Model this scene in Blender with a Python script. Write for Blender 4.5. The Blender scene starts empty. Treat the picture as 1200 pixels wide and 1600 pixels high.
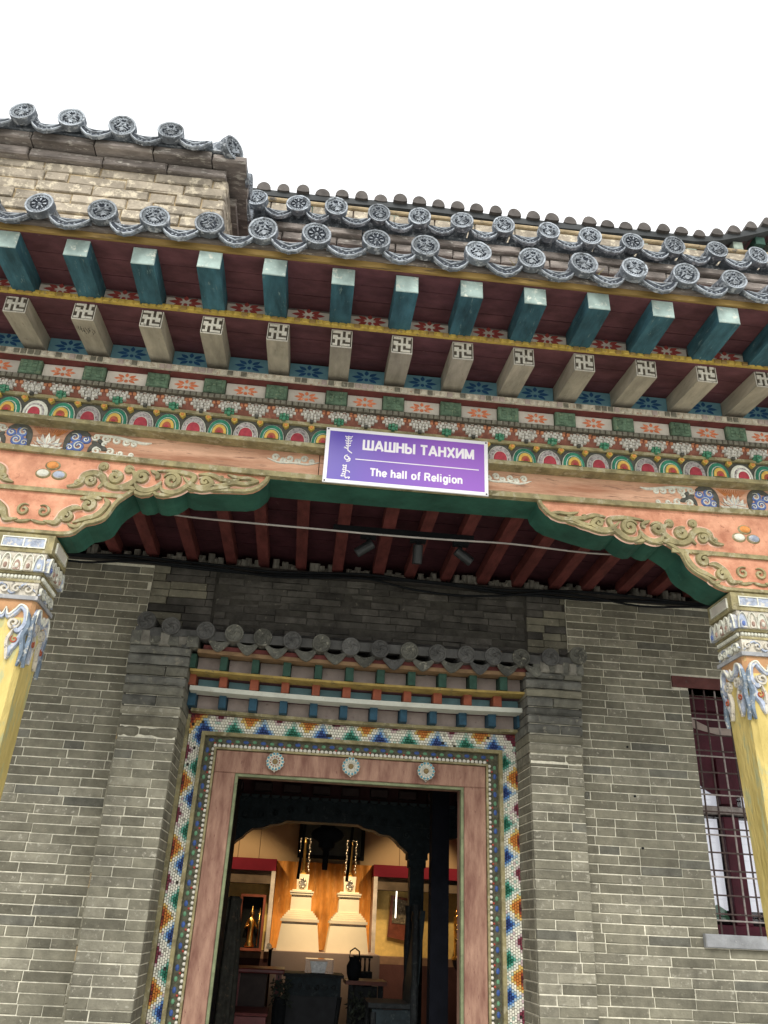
import bpy, math, random
from mathutils import Vector, Matrix
random.seed(7)
S = bpy.context.scene
COL = S.collection
PI = math.pi
# ---------------------------------------------------------------- camera, sky, sun, exposure
cd = bpy.data.cameras.new('camera'); cam = bpy.data.objects.new('camera', cd); COL.objects.link(cam)
cd.sensor_fit = 'HORIZONTAL'; cd.sensor_width = 36; cd.lens = 38.4; cd.clip_start = .05; cd.clip_end = 500
Rr = Vector((0.99382687, -0.10196256, 0.04372412)); Ru = Vector((-0.08481613, -0.44423826, 0.89188486)); Rf = Vector((0.07151494, 0.89008764, 0.45014398))
cam.matrix_world = Matrix(((Rr.x, Ru.x, -Rf.x, 0), (Rr.y, Ru.y, -Rf.y, -5), (Rr.z, Ru.z, -Rf.z, 1.55), (0, 0, 0, 1)))
S.camera = cam
S.render.resolution_x = 768; S.render.resolution_y = 1024
W = bpy.data.worlds.new('World'); S.world = W; W.use_nodes = True
nt = W.node_tree; nt.nodes.clear()
wo = nt.nodes.new('ShaderNodeOutputWorld'); bg = nt.nodes.new('ShaderNodeBackground'); sky = nt.nodes.new('ShaderNodeTexSky')
sky.sky_type = 'NISHITA'; sky.sun_disc = False; sky.sun_elevation = math.radians(40); sky.sun_rotation = math.radians(194); sky.dust_density = 3
mx = nt.nodes.new('ShaderNodeMix'); mx.data_type = 'RGBA'; mx.inputs[0].default_value = .93
tc = nt.nodes.new('ShaderNodeTexCoord'); nz = nt.nodes.new('ShaderNodeTexNoise'); nz.inputs['Scale'].default_value = 1.1; nz.inputs['Detail'].default_value = 4
cr = nt.nodes.new('ShaderNodeValToRGB'); cr.color_ramp.elements[0].position = .3; cr.color_ramp.elements[0].color = (6.9, 7.05, 7.15, 1); cr.color_ramp.elements[1].position = .7; cr.color_ramp.elements[1].color = (11, 11, 11, 1)
nt.links.new(tc.outputs['Generated'], nz.inputs['Vector']); nt.links.new(nz.outputs['Fac'], cr.inputs[0])
nt.links.new(sky.outputs[0], mx.inputs[6]); nt.links.new(cr.outputs[0], mx.inputs[7]); nt.links.new(mx.outputs[2], bg.inputs[0])
bg.inputs[1].default_value = .12; nt.links.new(bg.outputs[0], wo.inputs[0])
sd = bpy.data.lights.new('sun', 'SUN'); sun = bpy.data.objects.new('sun', sd); COL.objects.link(sun)
sd.energy = 1.7; sd.angle = math.radians(24); sd.color = (1, .96, .9)
sun.rotation_euler = Vector((.25, 1, -.86)).to_track_quat('-Z', 'Y').to_euler()
S.view_settings.view_transform = 'Standard'; S.view_settings.look = 'None'; S.view_settings.exposure = .46; S.view_settings.gamma = 1
S.render.engine = 'CYCLES'; S.cycles.max_bounces = 8; S.cycles.diffuse_bounces = 5

# ---------------------------------------------------------------- materials
MATS = {}
def M(name, col, rough=.8, var=.25, scale=9, chip=None, camt=.0, cscale=22, bump=.15, bscale=60, spec=.25, metal=0, rnd=0, streak=None, emit=None, hue=None, big=0):
    """colour mottled by noise; chip = second colour showing where paint is worn (camt = how much)."""
    if name in MATS: return MATS[name]
    m = bpy.data.materials.new(name); m.use_nodes = True; n = m.node_tree; L = n.links
    b = n.nodes['Principled BSDF']; b.inputs['Roughness'].default_value = rough; b.inputs['Specular IOR Level'].default_value = spec; b.inputs['Metallic'].default_value = metal
    g = n.nodes.new('ShaderNodeNewGeometry'); mp = n.nodes.new('ShaderNodeMapping'); L.new(g.outputs['Position'], mp.inputs[0])
    if streak: mp.inputs['Scale'].default_value = streak
    t = n.nodes.new('ShaderNodeTexNoise'); t.inputs['Scale'].default_value = scale; t.inputs['Detail'].default_value = 6; t.inputs['Roughness'].default_value = .62; L.new(mp.outputs[0], t.inputs['Vector'])
    r = n.nodes.new('ShaderNodeValToRGB'); e = r.color_ramp.elements; e[0].position = .32; e[1].position = .68
    e[0].color = tuple(c * (1 - var) for c in col) + (1,)
    e[1].color = tuple(min(1, c * (1 + var)) for c in (hue or col)) + (1,)
    L.new(t.outputs['Fac'], r.inputs[0]); out = r.outputs[0]
    if rnd:
        oi = n.nodes.new('ShaderNodeObjectInfo'); mr = n.nodes.new('ShaderNodeMapRange'); mr.inputs[3].default_value = 1 - rnd; mr.inputs[4].default_value = 1 + rnd; L.new(oi.outputs['Random'], mr.inputs[0])
        mm = n.nodes.new('ShaderNodeMix'); mm.data_type = 'RGBA'; mm.blend_type = 'MULTIPLY'; mm.inputs[0].default_value = 1; L.new(out, mm.inputs[6]); L.new(mr.outputs[0], mm.inputs[7]); out = mm.outputs[2]
    if chip:
        t2 = n.nodes.new('ShaderNodeTexNoise'); t2.inputs['Scale'].default_value = cscale; t2.inputs['Detail'].default_value = 8; t2.inputs['Roughness'].default_value = .7; L.new(mp.outputs[0], t2.inputs['Vector'])
        r2 = n.nodes.new('ShaderNodeValToRGB'); r2.color_ramp.elements[0].position = .72 - camt; r2.color_ramp.elements[1].position = .78 - camt * .9
        L.new(t2.outputs['Fac'], r2.inputs[0]); m2 = n.nodes.new('ShaderNodeMix'); m2.data_type = 'RGBA'; L.new(r2.outputs[0], m2.inputs[0]); L.new(out, m2.inputs[6]); m2.inputs[7].default_value = tuple(chip) + (1,); out = m2.outputs[2]
    if big:
        t4 = n.nodes.new('ShaderNodeTexNoise'); t4.inputs['Scale'].default_value = 2.3; t4.inputs['Detail'].default_value = 5; t4.inputs['Roughness'].default_value = .65; L.new(g.outputs['Position'], t4.inputs['Vector'])
        m4 = n.nodes.new('ShaderNodeMapRange'); m4.inputs[1].default_value = .3; m4.inputs[2].default_value = .7; m4.inputs[3].default_value = 1 - big; m4.inputs[4].default_value = 1 + big; L.new(t4.outputs['Fac'], m4.inputs[0])
        m5 = n.nodes.new('ShaderNodeMix'); m5.data_type = 'RGBA'; m5.blend_type = 'MULTIPLY'; m5.inputs[0].default_value = 1; L.new(out, m5.inputs[6]); L.new(m4.outputs[0], m5.inputs[7]); out = m5.outputs[2]
    L.new(out, b.inputs['Base Color'])
    if bump:
        t3 = n.nodes.new('ShaderNodeTexNoise'); t3.inputs['Scale'].default_value = bscale; t3.inputs['Detail'].default_value = 5; L.new(mp.outputs[0], t3.inputs['Vector'])
        bp = n.nodes.new('ShaderNodeBump'); bp.inputs['Strength'].default_value = bump; bp.inputs['Distance'].default_value = .01; L.new(t3.outputs['Fac'], bp.inputs['Height']); L.new(bp.outputs[0], b.inputs['Normal'])
    if emit: b.inputs['Emission Color'].default_value = tuple(emit[:3]) + (1,); b.inputs['Emission Strength'].default_value = emit[3]
    MATS[name] = m; return m
grime = (.10, .095, .085)
brick_m = M('grey_brick', (.20, .189, .142), .9, .24, 14, (.36, .34, .26), .13, 40, .35, 90, rnd=.24, big=0.2)
bluebr_m = M('blue_grey_brick', (.162, .158, .128), .85, .3, 14, (.25, .25, .22), .12, 40, .35, 90, rnd=.2, big=0.2)
bricklt_m = M('worn_grey_brick', (.248, .234, .180), .9, .25, 14, (.45, .43, .35), .16, 34, .4, 90, rnd=.2, big=0.2)
brickdk_m = M('dark_brick', (.085, .08, .07), .85, .35, 12, (.2, .19, .15), .1, 26, .4, 70, rnd=.3, big=0.3)  # darker brick tone for the strip above the canopy
brickbl_m = M('dark_bluish_brick', (.125, .125, .11), .85, .45, 10, (.25, .235, .19), .15, 22, .5, 60, rnd=.3)
parapet_m = M('pale_weathered_brick', (.35, .305, .24), .9, .3, 12, (.62, .55, .42), .2, 20, .6, 50, rnd=.16, big=0.22)
mortar_m = M('pale_mortar', (.74, .71, .58), .95, .2, 30, (.30, .28, .22), .12, 18, .3, 120, big=0.22)
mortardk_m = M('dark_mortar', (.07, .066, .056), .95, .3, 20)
mortartan_m = M('tan_mortar', (.42, .33, .2), .95, .3, 16, (.12, .11, .1), .16, 14, .5, 60)
stone_m = M('grey_sill_stone', (.36, .37, .38), .8, .25, 10, (.5, .5, .5), .14, 30, .3)
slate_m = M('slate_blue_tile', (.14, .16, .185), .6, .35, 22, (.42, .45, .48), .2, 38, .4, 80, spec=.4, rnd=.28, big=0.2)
slatehi_m = M('pale_tile_relief', (.34, .375, .41), .65, .4, 26, (.10, .11, .12), .19, 30, .4, 90, spec=.35, rnd=.25)
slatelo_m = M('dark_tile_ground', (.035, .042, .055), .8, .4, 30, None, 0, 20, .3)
tiledk_m = M('sooty_grey_tile', (.10, .10, .095), .65, .35, 16, (.22, .21, .18), .10, 26, .3, 80, rnd=.35, spec=.4)
tilegr_m = M('brown_grey_tile', (.13, .13, .11), .7, .35, 16, (.32, .31, .25), .15, 26, .3, 80, rnd=.3, spec=.35)
farTile_m = M('brown_grey_far_tile', (.105, .095, .088), .8, .3, 8, rnd=.2)
plank_m = M('weathered_plank', (.24, .21, .19), .85, .35, 10, (.5, .47, .42), .16, 18, .5, 40, streak=(1, 3, 3), rnd=.2, big=0.25)
gold_m = M('gold_brown_board', (.34, .225, .075), .6, .3, 10, (.14, .1, .06), .16, 16, .2, streak=(.3, 3, 3))
maroon_m = M('maroon_boards', (.135, .056, .064), .75, .28, 7, (.32, .22, .19), .05, 26, .2, 50, streak=(1, 2, 2), big=0.3)
darkred_m = M('dark_red_board', (.17, .05, .045), .75, .3, 10, (.08, .05, .04), .1, 20)
ceilred_m = M('red_ceiling_rafter', (.12, .032, .028), .7, .3, 9, (.4, .22, .15), .05, 30, .15, streak=(3, 1, 3), big=0.25)
ceilbd_m = M('maroon_ceiling_board', (.06, .018, .024), .8, .3, 7, (.17, .09, .085), .06, 20)
teal_m = M('teal_painted_wood', (.036, .105, .13), .65, .35, 9, (.16, .25, .25), .12, 24, .25, 50, streak=(2, .5, 2), hue=(.045, .13, .165), rnd=.12, big=0.3)
tealend_m = M('pale_worn_teal_end', (.34, .44, .41), .75, .25, 14, (.62, .66, .58), .16, 30, .25, rnd=.16)
beige_m = M('grey_beige_wood', (.42, .385, .30), .75, .2, 8, (.24, .22, .17), .10, 22, .3, 50, streak=(3, .5, 3), rnd=.1, big=0.2)
white_m = M('worn_white_paint', (.72, .69, .60), .7, .16, 20, (.36, .33, .27), .14, 40, .2, rnd=.16)
fretlo_m = M('dark_brown_ground', (.10, .085, .065), .9, .3, 20)
olive_m = M('olive_gold_trim', (.27, .235, .125), .75, .35, 14, (.42, .38, .25), .19, 24, .4, 60, hue=(.31, .27, .14), big=0.2)
pink_m = M('salmon_paint', (.60, .25, .15), .8, .22, 9, (.42, .18, .11), .13, 20, .35, 70, hue=(.70, .36, .23), big=0.15)
pinkpale_m = M('pale_pink_outline', (.74, .47, .36), .75, .2, 20)
beam_m = M('faded_orange_beam', (.56, .27, .16), .75, .24, 7, (.36, .20, .13), .18, 14, .35, 60, streak=(.35, 2, 3), hue=(.70, .44, .30), big=0.13)
green_m = M('deep_green_paint', (.026, .095, .068), .6, .3, 5, (.08, .2, .15), .07, 22, .15, 40, hue=(.03, .11, .078))
sage_m = M('sage_green_block', (.12, .19, .125), .7, .4, 26, (.24, .30, .19), .16, 45, .4, 80, rnd=.16)
panelw_m = M('cream_panel', (.66, .61, .53), .75, .12, 12, (.45, .40, .33), .10, 26, rnd=.16)
panelp_m = M('greyed_pink_panel', (.46, .38, .34), .75, .15, 12, (.3, .22, .2), .1, 26)
panelb_m = M('light_blue_panel', (.17, .36, .44), .75, .15, 12, (.3, .42, .45), .1, 26)
flr_m = M('red_flower_paint', (.36, .07, .06), .7, .15, 30)
flo_m = M('orange_flower_paint', (.72, .22, .10), .7, .2, 30, (.8, .5, .35), .16, 60)
flb_m = M('blue_flower_paint', (.025, .10, .24), .7, .15, 30)
yell_m = M('yellow_gold_paint', (.56, .40, .09), .6, .25, 30, (.3, .22, .1), .15, 50)
bead_m = M('cream_bead_paint', (.62, .57, .46), .6, .25, 40, (.35, .2, .12), .15, 60)
beaddk_m = M('brown_grey_bead', (.19, .18, .14), .7, .3, 40, (.35, .33, .26), .14, 60)
redb_m = M('red_brown_frieze', (.25, .10, .07), .8, .3, 20, (.5, .24, .14), .14, 40)
hw_m = M('honeycomb_white', (.62, .60, .54), .6, .3, 60, (.28, .26, .24), .16, 70)
hg_m = M('honeycomb_green', (.08, .27, .16), .6, .3, 60, (.5, .55, .45), .15, 70)
ho_m = M('honeycomb_orange', (.58, .25, .13), .6, .3, 60)
pg_m = M('petal_green', (.035, .21, .13), .6, .3, 40, (.3, .4, .3), .10, 60, rnd=.16)
pk_m = M('petal_speckled_grey', (.42, .39, .37), .8, .35, 70, (.12, .1, .1), .2, 110, rnd=.16)
pw_m = M('petal_white', (.70, .70, .60), .7, .2, 40, (.4, .42, .35), .12, 60, rnd=.16)
py_m = M('petal_yellow', (.68, .44, .10), .6, .2, 40)
pr_m = M('petal_red', (.36, .045, .06), .6, .25, 40, rnd=.16)
pb_m = M('petal_brown_red', (.38, .10, .05), .6, .25, 40)
blue_m = M('cobalt_paint', (.12, .18, .42), .65, .3, 40, (.45, .5, .65), .14, 60)
lav_m = M('pale_blue_paint', (.38, .43, .53), .7, .35, 30, (.66, .62, .54), .19, 40, .4)
slateb_m = M('slate_blue_paint', (.17, .22, .28), .7, .35, 30, (.5, .5, .46), .18, 40, .4)
char_m = M('charcoal_paint', (.10, .10, .085), .7, .3, 30)
umber_m = M('faded_umber_paint', (.36, .24, .19), .75, .3, 40, (.6, .56, .5), .16, 60)
orangep_m = M('bright_orange_paint', (.72, .30, .09), .6, .25, 40)
colyel_m = M('yellow_column_plaster', (.60, .47, .15), .8, .2, 5, (.50, .49, .25), .20, 8, .6, 34, streak=(1.6, 1.6, .5), hue=(.68, .54, .20))
oranget_m = M('orange_column_top', (.50, .28, .14), .75, .2, 12, (.6, .45, .2), .12, 20)
wmould_m = M('aged_white_moulding', (.60, .56, .47), .75, .25, 30, (.25, .23, .2), .17, 45, .5, 60)
signw_m = M('sign_white', (.82, .82, .84), .35, .03, 3, spec=.5, bump=0)
ink_m = M('sign_lettering', (.86, .84, .86), .5, .02, 3, bump=0)
screw_m = M('screw_steel', (.06, .06, .07), .4, .1, 30, metal=.6)
blackm = M('black_metal', (.012, .014, .016), .8, .2, 20, spec=.12)
cablew_m = M('dirty_white_cable', (.36, .33, .30), .6, .2, 9)
iron_m = M('rusty_iron', (.085, .06, .055), .7, .35, 40, (.25, .2, .17), .12, 60, .3)
ironw_m = M('pale_iron', (.33, .29, .27), .7, .3, 40)
maroonw_m = M('maroon_window_wood', (.07, .01, .02), .55, .25, 9)
winglow_m = M('glowing_window_panel', (.80, .80, .84), .6, .06, 5, streak=(4, 1, .5), bump=.05, emit=(.9, .92, 1, .42))  # white with added emission, so the panes look bright with daylight
frame_m = M('dusty_rose_frame', (.28, .135, .10), .75, .22, 8, (.20, .09, .075), .12, 24, .3, 60, streak=(2.5, 2.5, .6), hue=(.38, .23, .165))
lime_m = M('pale_green_edge', (.22, .25, .14), .7, .25, 16, (.12, .1, .07), .12, 30)
jband_m = M('dark_jewelled_ground', (.085, .085, .055), .7, .5, 50, (.22, .12, .08), .12, 70, .4)
stud_m = M('white_stud', (.78, .75, .66), .5, .1, 60, (.4, .36, .3), .08, 80)
gblue_m = M('gem_blue', (.05, .10, .30), .45, .2, 40); ggreen_m = M('gem_green', (.13, .30, .17), .5, .2, 40); gred_m = M('gem_red', (.42, .07, .05), .5, .2, 40)
rosb_m = M('rosette_blue', (.12, .33, .42), .5, .25, 60); rosc_m = M('rosette_centre', (.25, .18, .08), .6, .2, 60)
white2_m = M('white_strip', (.66, .68, .60), .7, .12, 9, (.5, .48, .4), .1, 24)
blkred_m = M('brick_red_block', (.30, .09, .05), .7, .2, 20, (.25, .06, .04), .1, 30)
blkgrn_m = M('dark_green_block', (.035, .085, .062), .7, .25, 20); blkblu_m = M('dark_blue_block', (.03, .085, .13), .7, .25, 20)
ltblue_m = M('dusty_blue_panel', (.22, .40, .44), .75, .12, 14)
plast_m = M('grey_plaster_lump', (.22, .21, .18), .95, .35, 12, bump=.6, bscale=30)
mos = dict(k=(.10, .02, .025), r=(.30, .05, .03), o=(.62, .22, .04), y=(.78, .56, .18), w=(.88, .86, .74), p=(.66, .52, .52), m=(.20, .035, .06), n=(.02, .05, .20), b=(.10, .24, .55), c=(.45, .60, .70), g=(.01, .14, .08), h=(.10, .38, .28), i=(.50, .66, .56), d=(.45, .44, .36))
mosm = {k: M('mosaic_' + nm, mos[k], .45, .14, 50, spec=.4, bump=.1) for k, nm in zip('kropymnbcghidw', ('dark_maroon', 'red', 'orange', 'pink', 'yellow', 'maroon', 'navy', 'blue', 'pale_blue', 'deep_green', 'green', 'pale_green', 'dirty', 'white'))}

# ---------------------------------------------------------------- mesh helpers
ORG = {}
def sagz(x, z):
    A = .027 if z < 3.83 else (.018 if z < 4.08 else (.012 if z < 4.17 else 0))
    if z > 4.17: return 0
    return A * (((x - .35) / 2) ** 2 - .08)
class MB:
    def __init__(s): s.v = []; s.f = []; s.mi = []; s.mats = []; s.fn = None
    def m(s, mat):
        if mat not in s.mats: s.mats.append(mat)
        return s.mats.index(mat)
    def add(s, vs, fs, mat):
        o = len(s.v); s.v += [tuple(s.fn(*p)) if s.fn else tuple(p) for p in vs]; i = s.m(mat)
        for f in fs: s.f.append([o + k for k in f]); s.mi.append(i)
    def box(s, x0, x1, y0, y1, z0, z1, mat, nx=1):
        vs = []; fs = []
        for i in range(nx + 1):
            x = x0 + (x1 - x0) * i / nx; vs += [(x, y0, z0), (x, y1, z0), (x, y1, z1), (x, y0, z1)]
        for i in range(nx):
            a = 4 * i; b = a + 4
            for k in range(4): fs.append((a + k, b + k, b + (k + 1) % 4, a + (k + 1) % 4)[::-1])
        fs.append((0, 1, 2, 3)[::-1]); fs.append(tuple(4 * nx + k for k in range(4)))
        s.add(vs, [f[::-1] for f in fs], mat)
    def hexa(s, a, b, mat):  # a,b: two quads (4 pts each) joined
        fs = [(3, 2, 1, 0), (4, 5, 6, 7)] + [(k, (k + 1) % 4, (k + 1) % 4 + 4, k + 4) for k in range(4)]
        s.add(list(a) + list(b), fs, mat)
    def chbox(s, x0, x1, y0, y1, z0, z1, c, mat, j=0):
        """box whose front (y0) has chamfered, slightly uneven edges; open at the back"""
        r = lambda: random.uniform(-j, j)
        b = [(x0, y1, z0), (x1, y1, z0), (x1, y1, z1), (x0, y1, z1)]
        q = [(x0, y0 + c, z0), (x1, y0 + c, z0), (x1, y0 + c, z1), (x0, y0 + c, z1)]
        f = [(x0 + c + r(), y0 + r(), z0 + c + r()), (x1 - c + r(), y0 + r(), z0 + c + r()), (x1 - c + r(), y0 + r(), z1 - c + r()), (x0 + c + r(), y0 + r(), z1 - c + r())]
        fs = []
        for k in range(4):
            n = (k + 1) % 4; fs += [(k, n, n + 4, k + 4), (k + 4, n + 4, n + 8, k + 8)]
        fs.append((8, 9, 10, 11)); s.add(b + q + f, fs, mat)
    def prism(s, pts, y0, y1, mat, side=None, back=True):
        """outline in (x,z), ccw seen from the front (-y); y0 front, y1 back"""
        n = len(pts); vs = [(p[0], y0, p[1]) for p in pts] + [(p[0], y1, p[1]) for p in pts]
        s.add(vs, [tuple(range(n))] + ([tuple(range(2 * n - 1, n - 1, -1))] if back else []), mat)
        s.add(vs, [(k, k + n, (k + 1) % n + n, (k + 1) % n) for k in range(n)], side or mat)
    def rings(s, rs, mat, cap0=False, cap1=False, close=True):
        n = len(rs[0]); vs = [p for r in rs for p in r]; fs = []
        for i in range(len(rs) - 1):
            for k in range(n if close else n - 1): fs.append((i * n + k, i * n + (k + 1) % n, (i + 1) * n + (k + 1) % n, (i + 1) * n + k))
        if cap0: fs.append(tuple(range(n - 1, -1, -1)))
        if cap1: fs.append(tuple((len(rs) - 1) * n + k for k in range(n)))
        s.add(vs, fs, mat)
    def tube(s, pts, r, mat, n=8, caps=True):
        rs = []; pts = [Vector(p) for p in pts]; R = r if isinstance(r, (list, tuple)) else [r] * len(pts)
        for i, p in enumerate(pts):
            d = (pts[min(i + 1, len(pts) - 1)] - pts[max(i - 1, 0)]).normalized()
            up = Vector((0, 0, 1)) if abs(d.z) < .9 else Vector((1, 0, 0)); a = d.cross(up).normalized(); b = a.cross(d)
            rs.append([tuple(p + (a * math.cos(t) + b * math.sin(t)) * R[i]) for t in [2 * PI * k / n for k in range(n)]])
        s.rings(rs, mat, caps, caps)
    def lathe(s, c, prof, mat, n=16):
        s.rings([[(c[0] + r * math.cos(2 * PI * k / n), c[1] + r * math.sin(2 * PI * k / n), c[2] + z) for k in range(n)] for r, z in prof], mat, True, True)
    def ribbon(s, pts, w, y0, y1, mat, taper=True):
        """raised strip along pts (x,z): base at depth y0, top at y1 (nearer the viewer)"""
        n = len(pts); rs = []
        for i, p in enumerate(pts):
            a = pts[max(i - 1, 0)]; b = pts[min(i + 1, n - 1)]; dx, dz = b[0] - a[0], b[1] - a[1]; l = math.hypot(dx, dz) or 1
            nx, nz = -dz / l, dx / l; t = i / (n - 1); hw = (w / 2) * ((min(1, .25 + 3.5 * min(t, 1 - t))) if taper else 1)
            rs.append([(p[0] - nx * hw, y0, p[1] - nz * hw), (p[0] - nx * hw * .6, y1, p[1] - nz * hw * .6), (p[0] + nx * hw * .6, y1, p[1] + nz * hw * .6), (p[0] + nx * hw, y0, p[1] + nz * hw)])
        s.rings(rs, mat, True, True, close=False)
    def dome(s, x, y, z, rx, rz, h, mat, n=10, rows=3):
        """bulge facing -y"""
        rs = [[(x + rx * math.cos(a) * math.cos(b), y - h * math.sin(b), z + rz * math.sin(a) * math.cos(b)) for a in [2 * PI * k / n for k in range(n)]] for b in [PI / 2 * j / (rows + .3) for j in range(rows + 1)]]
        s.rings(rs, mat, False, True)
    def build(s, name, parent=None, warp=False, smooth=False, mat=None, origin=None, loc=None):
        vs = s.v
        if warp: vs = [(x, y, z + sagz(x, z)) for x, y, z in vs]
        if origin is None:
            c = Vector([(min(p[i] for p in vs) + max(p[i] for p in vs)) / 2 for i in range(3)])
        else: c = Vector(origin)
        me = bpy.data.meshes.new(name); me.from_pydata([(p[0] - c.x, p[1] - c.y, p[2] - c.z) for p in vs], [], s.f)
        for m_ in s.mats: me.materials.append(m_)
        me.polygons.foreach_set('material_index', s.mi)
        if smooth: me.polygons.foreach_set('use_smooth', [True] * len(s.f))
        me.update()
        return place(me, name, parent, loc or c)
def place(me, name, parent=None, loc=(0, 0, 0), rot=None, scale=None):
    o = bpy.data.objects.new(name, me); COL.objects.link(o); loc = Vector(loc)
    ORG[o] = loc
    o.location = loc - (ORG[parent] if parent else Vector((0, 0, 0))); o.parent = parent
    if rot: o.rotation_euler = rot
    if scale: o.scale = scale
    return o
def thing(name, label, cat, loc, group=None):
    o = bpy.data.objects.new(name, None); COL.objects.link(o); o.location = loc; ORG[o] = Vector(loc); o.empty_display_size = .1
    o['label'] = label; o['category'] = cat
    if group: o['group'] = group
    return o
def tag(o, label, cat, group=None):
    o['label'] = label; o['category'] = cat
    if group: o['group'] = group
    return o
def structure(o): o['kind'] = 'structure'; return o
def stuff(o): o['kind'] = 'stuff'; return o
def spiral(cx, cz, r, turns=1.4, a0=0., d=1, n=22, rend=.18):
    return [(cx + r * (1 - (1 - rend) * i / n) * math.cos(a0 + d * 2 * PI * turns * i / n), cz + r * (1 - (1 - rend) * i / n) * math.sin(a0 + d * 2 * PI * turns * i / n)) for i in range(n + 1)]
def curve(pts, k=5):
    out = []; n = len(pts)
    for i in range(n - 1):
        p0 = pts[max(i - 1, 0)]; p1 = pts[i]; p2 = pts[i + 1]; p3 = pts[min(i + 2, n - 1)]
        for j in range(k):
            t = j / k; out.append(tuple(.5 * (2 * p1[q] + (p2[q] - p0[q]) * t + (2 * p0[q] - 5 * p1[q] + 4 * p2[q] - p3[q]) * t * t + (3 * p1[q] - p0[q] - 3 * p2[q] + p3[q]) * t ** 3) for q in range(len(p1))))
    return out + [tuple(pts[-1])]

# ---------------------------------------------------------------- ground
g = MB(); g.box(-120, 120, -150, 120, -.4, -.02, M('paving_ground', (.42, .41, .37), .9, .2, 3, bump=.2, bscale=20)); structure(g.build('ground'))
g = MB(); g.box(-3.4, 4.2, -2.0, .4, -.02, .15, M('porch_floor_stone', (.22, .21, .19), .9, .2, 4)); structure(g.build('porch_floor'))

# ---------------------------------------------------------------- brick walls
BR = {}
def brick_mesh(L, h, mat, dep=.022, c=.0035, j=.0015, tag_=''):
    k = (round(L, 3), round(h, 3), mat.name, random.randint(0, 2), tag_)
    if k not in BR:
        b = MB(); b.chbox(-L / 2, L / 2, 0, dep, -h / 2, h / 2, c, mat, j); me = bpy.data.meshes.new('brick'); me.from_pydata(b.v, [], b.f); me.materials.append(mat); BR[k] = me
    return BR[k]
PITCH = .0506
def bond(x0, x1, z0, z1, row0=0, pitch=PITCH, L1=.243, L2=.119, jt=.0056):
    """yields (row, xa, xb, za, zb) of grey bricks, mixed stretchers and headers like the photo"""
    out = []; r = 0; z = z0
    while z < z1 - .02:
        zb = min(z + pitch, z1); x = x0 - ((r + row0) % 2) * L1 * .5 - random.uniform(0, .03)
        while x < x1:
            L = L1 + random.uniform(-.012, .012) if random.random() < .8 else L2 + random.uniform(-.008, .012)
            a, b = max(x, x0), min(x + L, x1)
            if b - a > .03: out.append((a + jt / 2, b - jt / 2, z + jt / 2, zb - jt / 2))
            x += L
        z = zb; r += 1
    return [(a, b, p + .0022 * math.sin(a * 5.1 + p * 9), q + .0022 * math.sin(a * 5.1 + p * 9)) for a, b, p, q in out]
def lay(bricks, y, parent, mat, vis, holes=(), max_n=290, dep=.022, jy=.0015, c=.0028, j=.0024):
    """bricks in view become objects (the largest ones), the rest one stuff part"""
    rest = MB(); n = 0; jobs = []
    for a, b, z0, z1 in bricks:
        pieces = [(a, b)]
        for (hx0, hx1, hz0, hz1) in holes:
            if z1 > hz0 + .026 and z0 < hz1 - .026:
                np_ = []
                for p, q in pieces:
                    if p < hx0: np_.append((p, min(q, hx0)))
                    if q > hx1: np_.append((max(p, hx1), q))
                pieces = [t for t in np_ if t[1] - t[0] > .02]
        for p, q in pieces: jobs.append((p, q, z0, z1))
    jobs.sort(key=lambda t: (not vis((t[0] + t[1]) / 2, (t[2] + t[3]) / 2), t[2]))
    for p, q, z0, z1 in jobs:
        v = vis((p + q) / 2, (z0 + z1) / 2)
        mt = mat((p + q) / 2, (z0 + z1) / 2) if callable(mat) else mat
        yy = y + random.uniform(-jy, jy)
        if v and n < max_n:
            me = brick_mesh(round((q - p) / .004) * .004, round((z1 - z0) / .0015) * .0015, mt, dep, c, j)
            o = place(me, 'brick', parent, ((p + q) / 2, yy, (z0 + z1) / 2)); n += 1
            o.rotation_euler = (0, random.uniform(-.004, .004), 0)
        else: rest.chbox(p, q, yy, yy + dep, z0, z1, c, mt, j)
    if rest.v: stuff(rest.build('brickwork', parent))
def slab_with_hole(mb, x0, x1, y0, y1, z0, z1, hole, mat):
    hx0, hx1, hz0, hz1 = hole
    mb.box(x0, hx0, y0, y1, z0, z1, mat); mb.box(hx1, x1, y0, y1, z0, z1, mat); mb.box(hx0, hx1, y0, y1, z0, hz0, mat); mb.box(hx0, hx1, y0, y1, hz1, z1, mat)
# left wall
wl = thing('brick_wall', 'grey brick facade wall left of the doorway, behind the left yellow column', 'wall', (-2.2, 0, .15))
b = MB(); b.box(-3.4, -1.06, .0045, .45, .15, 3.56, mortar_m); b.build('mortar_bed', wl)
bmix = lambda x, z: random.choice([brick_m] * 9 + [bluebr_m] + [bricklt_m] * 3)
lay(bond(-3.4, -1.06, .15, 3.56), 0, wl, bmix, lambda x, z: x > -1.72 and z > .95)
# right wall with window hole
WH = (2.42, 3.42, 1.584, 3.0)
wr = thing('brick_wall', 'grey brick facade wall right of the doorway with the barred window in it', 'wall', (3.2, 0, .15))
b = MB(); slab_with_hole(b, 1.64, 4.2, .0045, .45, .15, 3.56, WH, mortar_m); b.build('mortar_bed', wr)
lay(bond(1.64, 4.2, .15, 3.56, 1), 0, wr, bmix, lambda x, z: x < 2.99 and z > .97, holes=(WH, (2.31, 3.5, 3.0, 3.075), (2.325, 3.5, 1.525, 1.59)))
for zz, xx in ((2.60, 1.98), (2.31, 2.0), (2.02, 2.02)):
    b = MB(); b.tube([(xx, -.0045, zz), (xx, .02, zz)], .007, blackm, 8); b.build('anchor_hole', wr)
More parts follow.
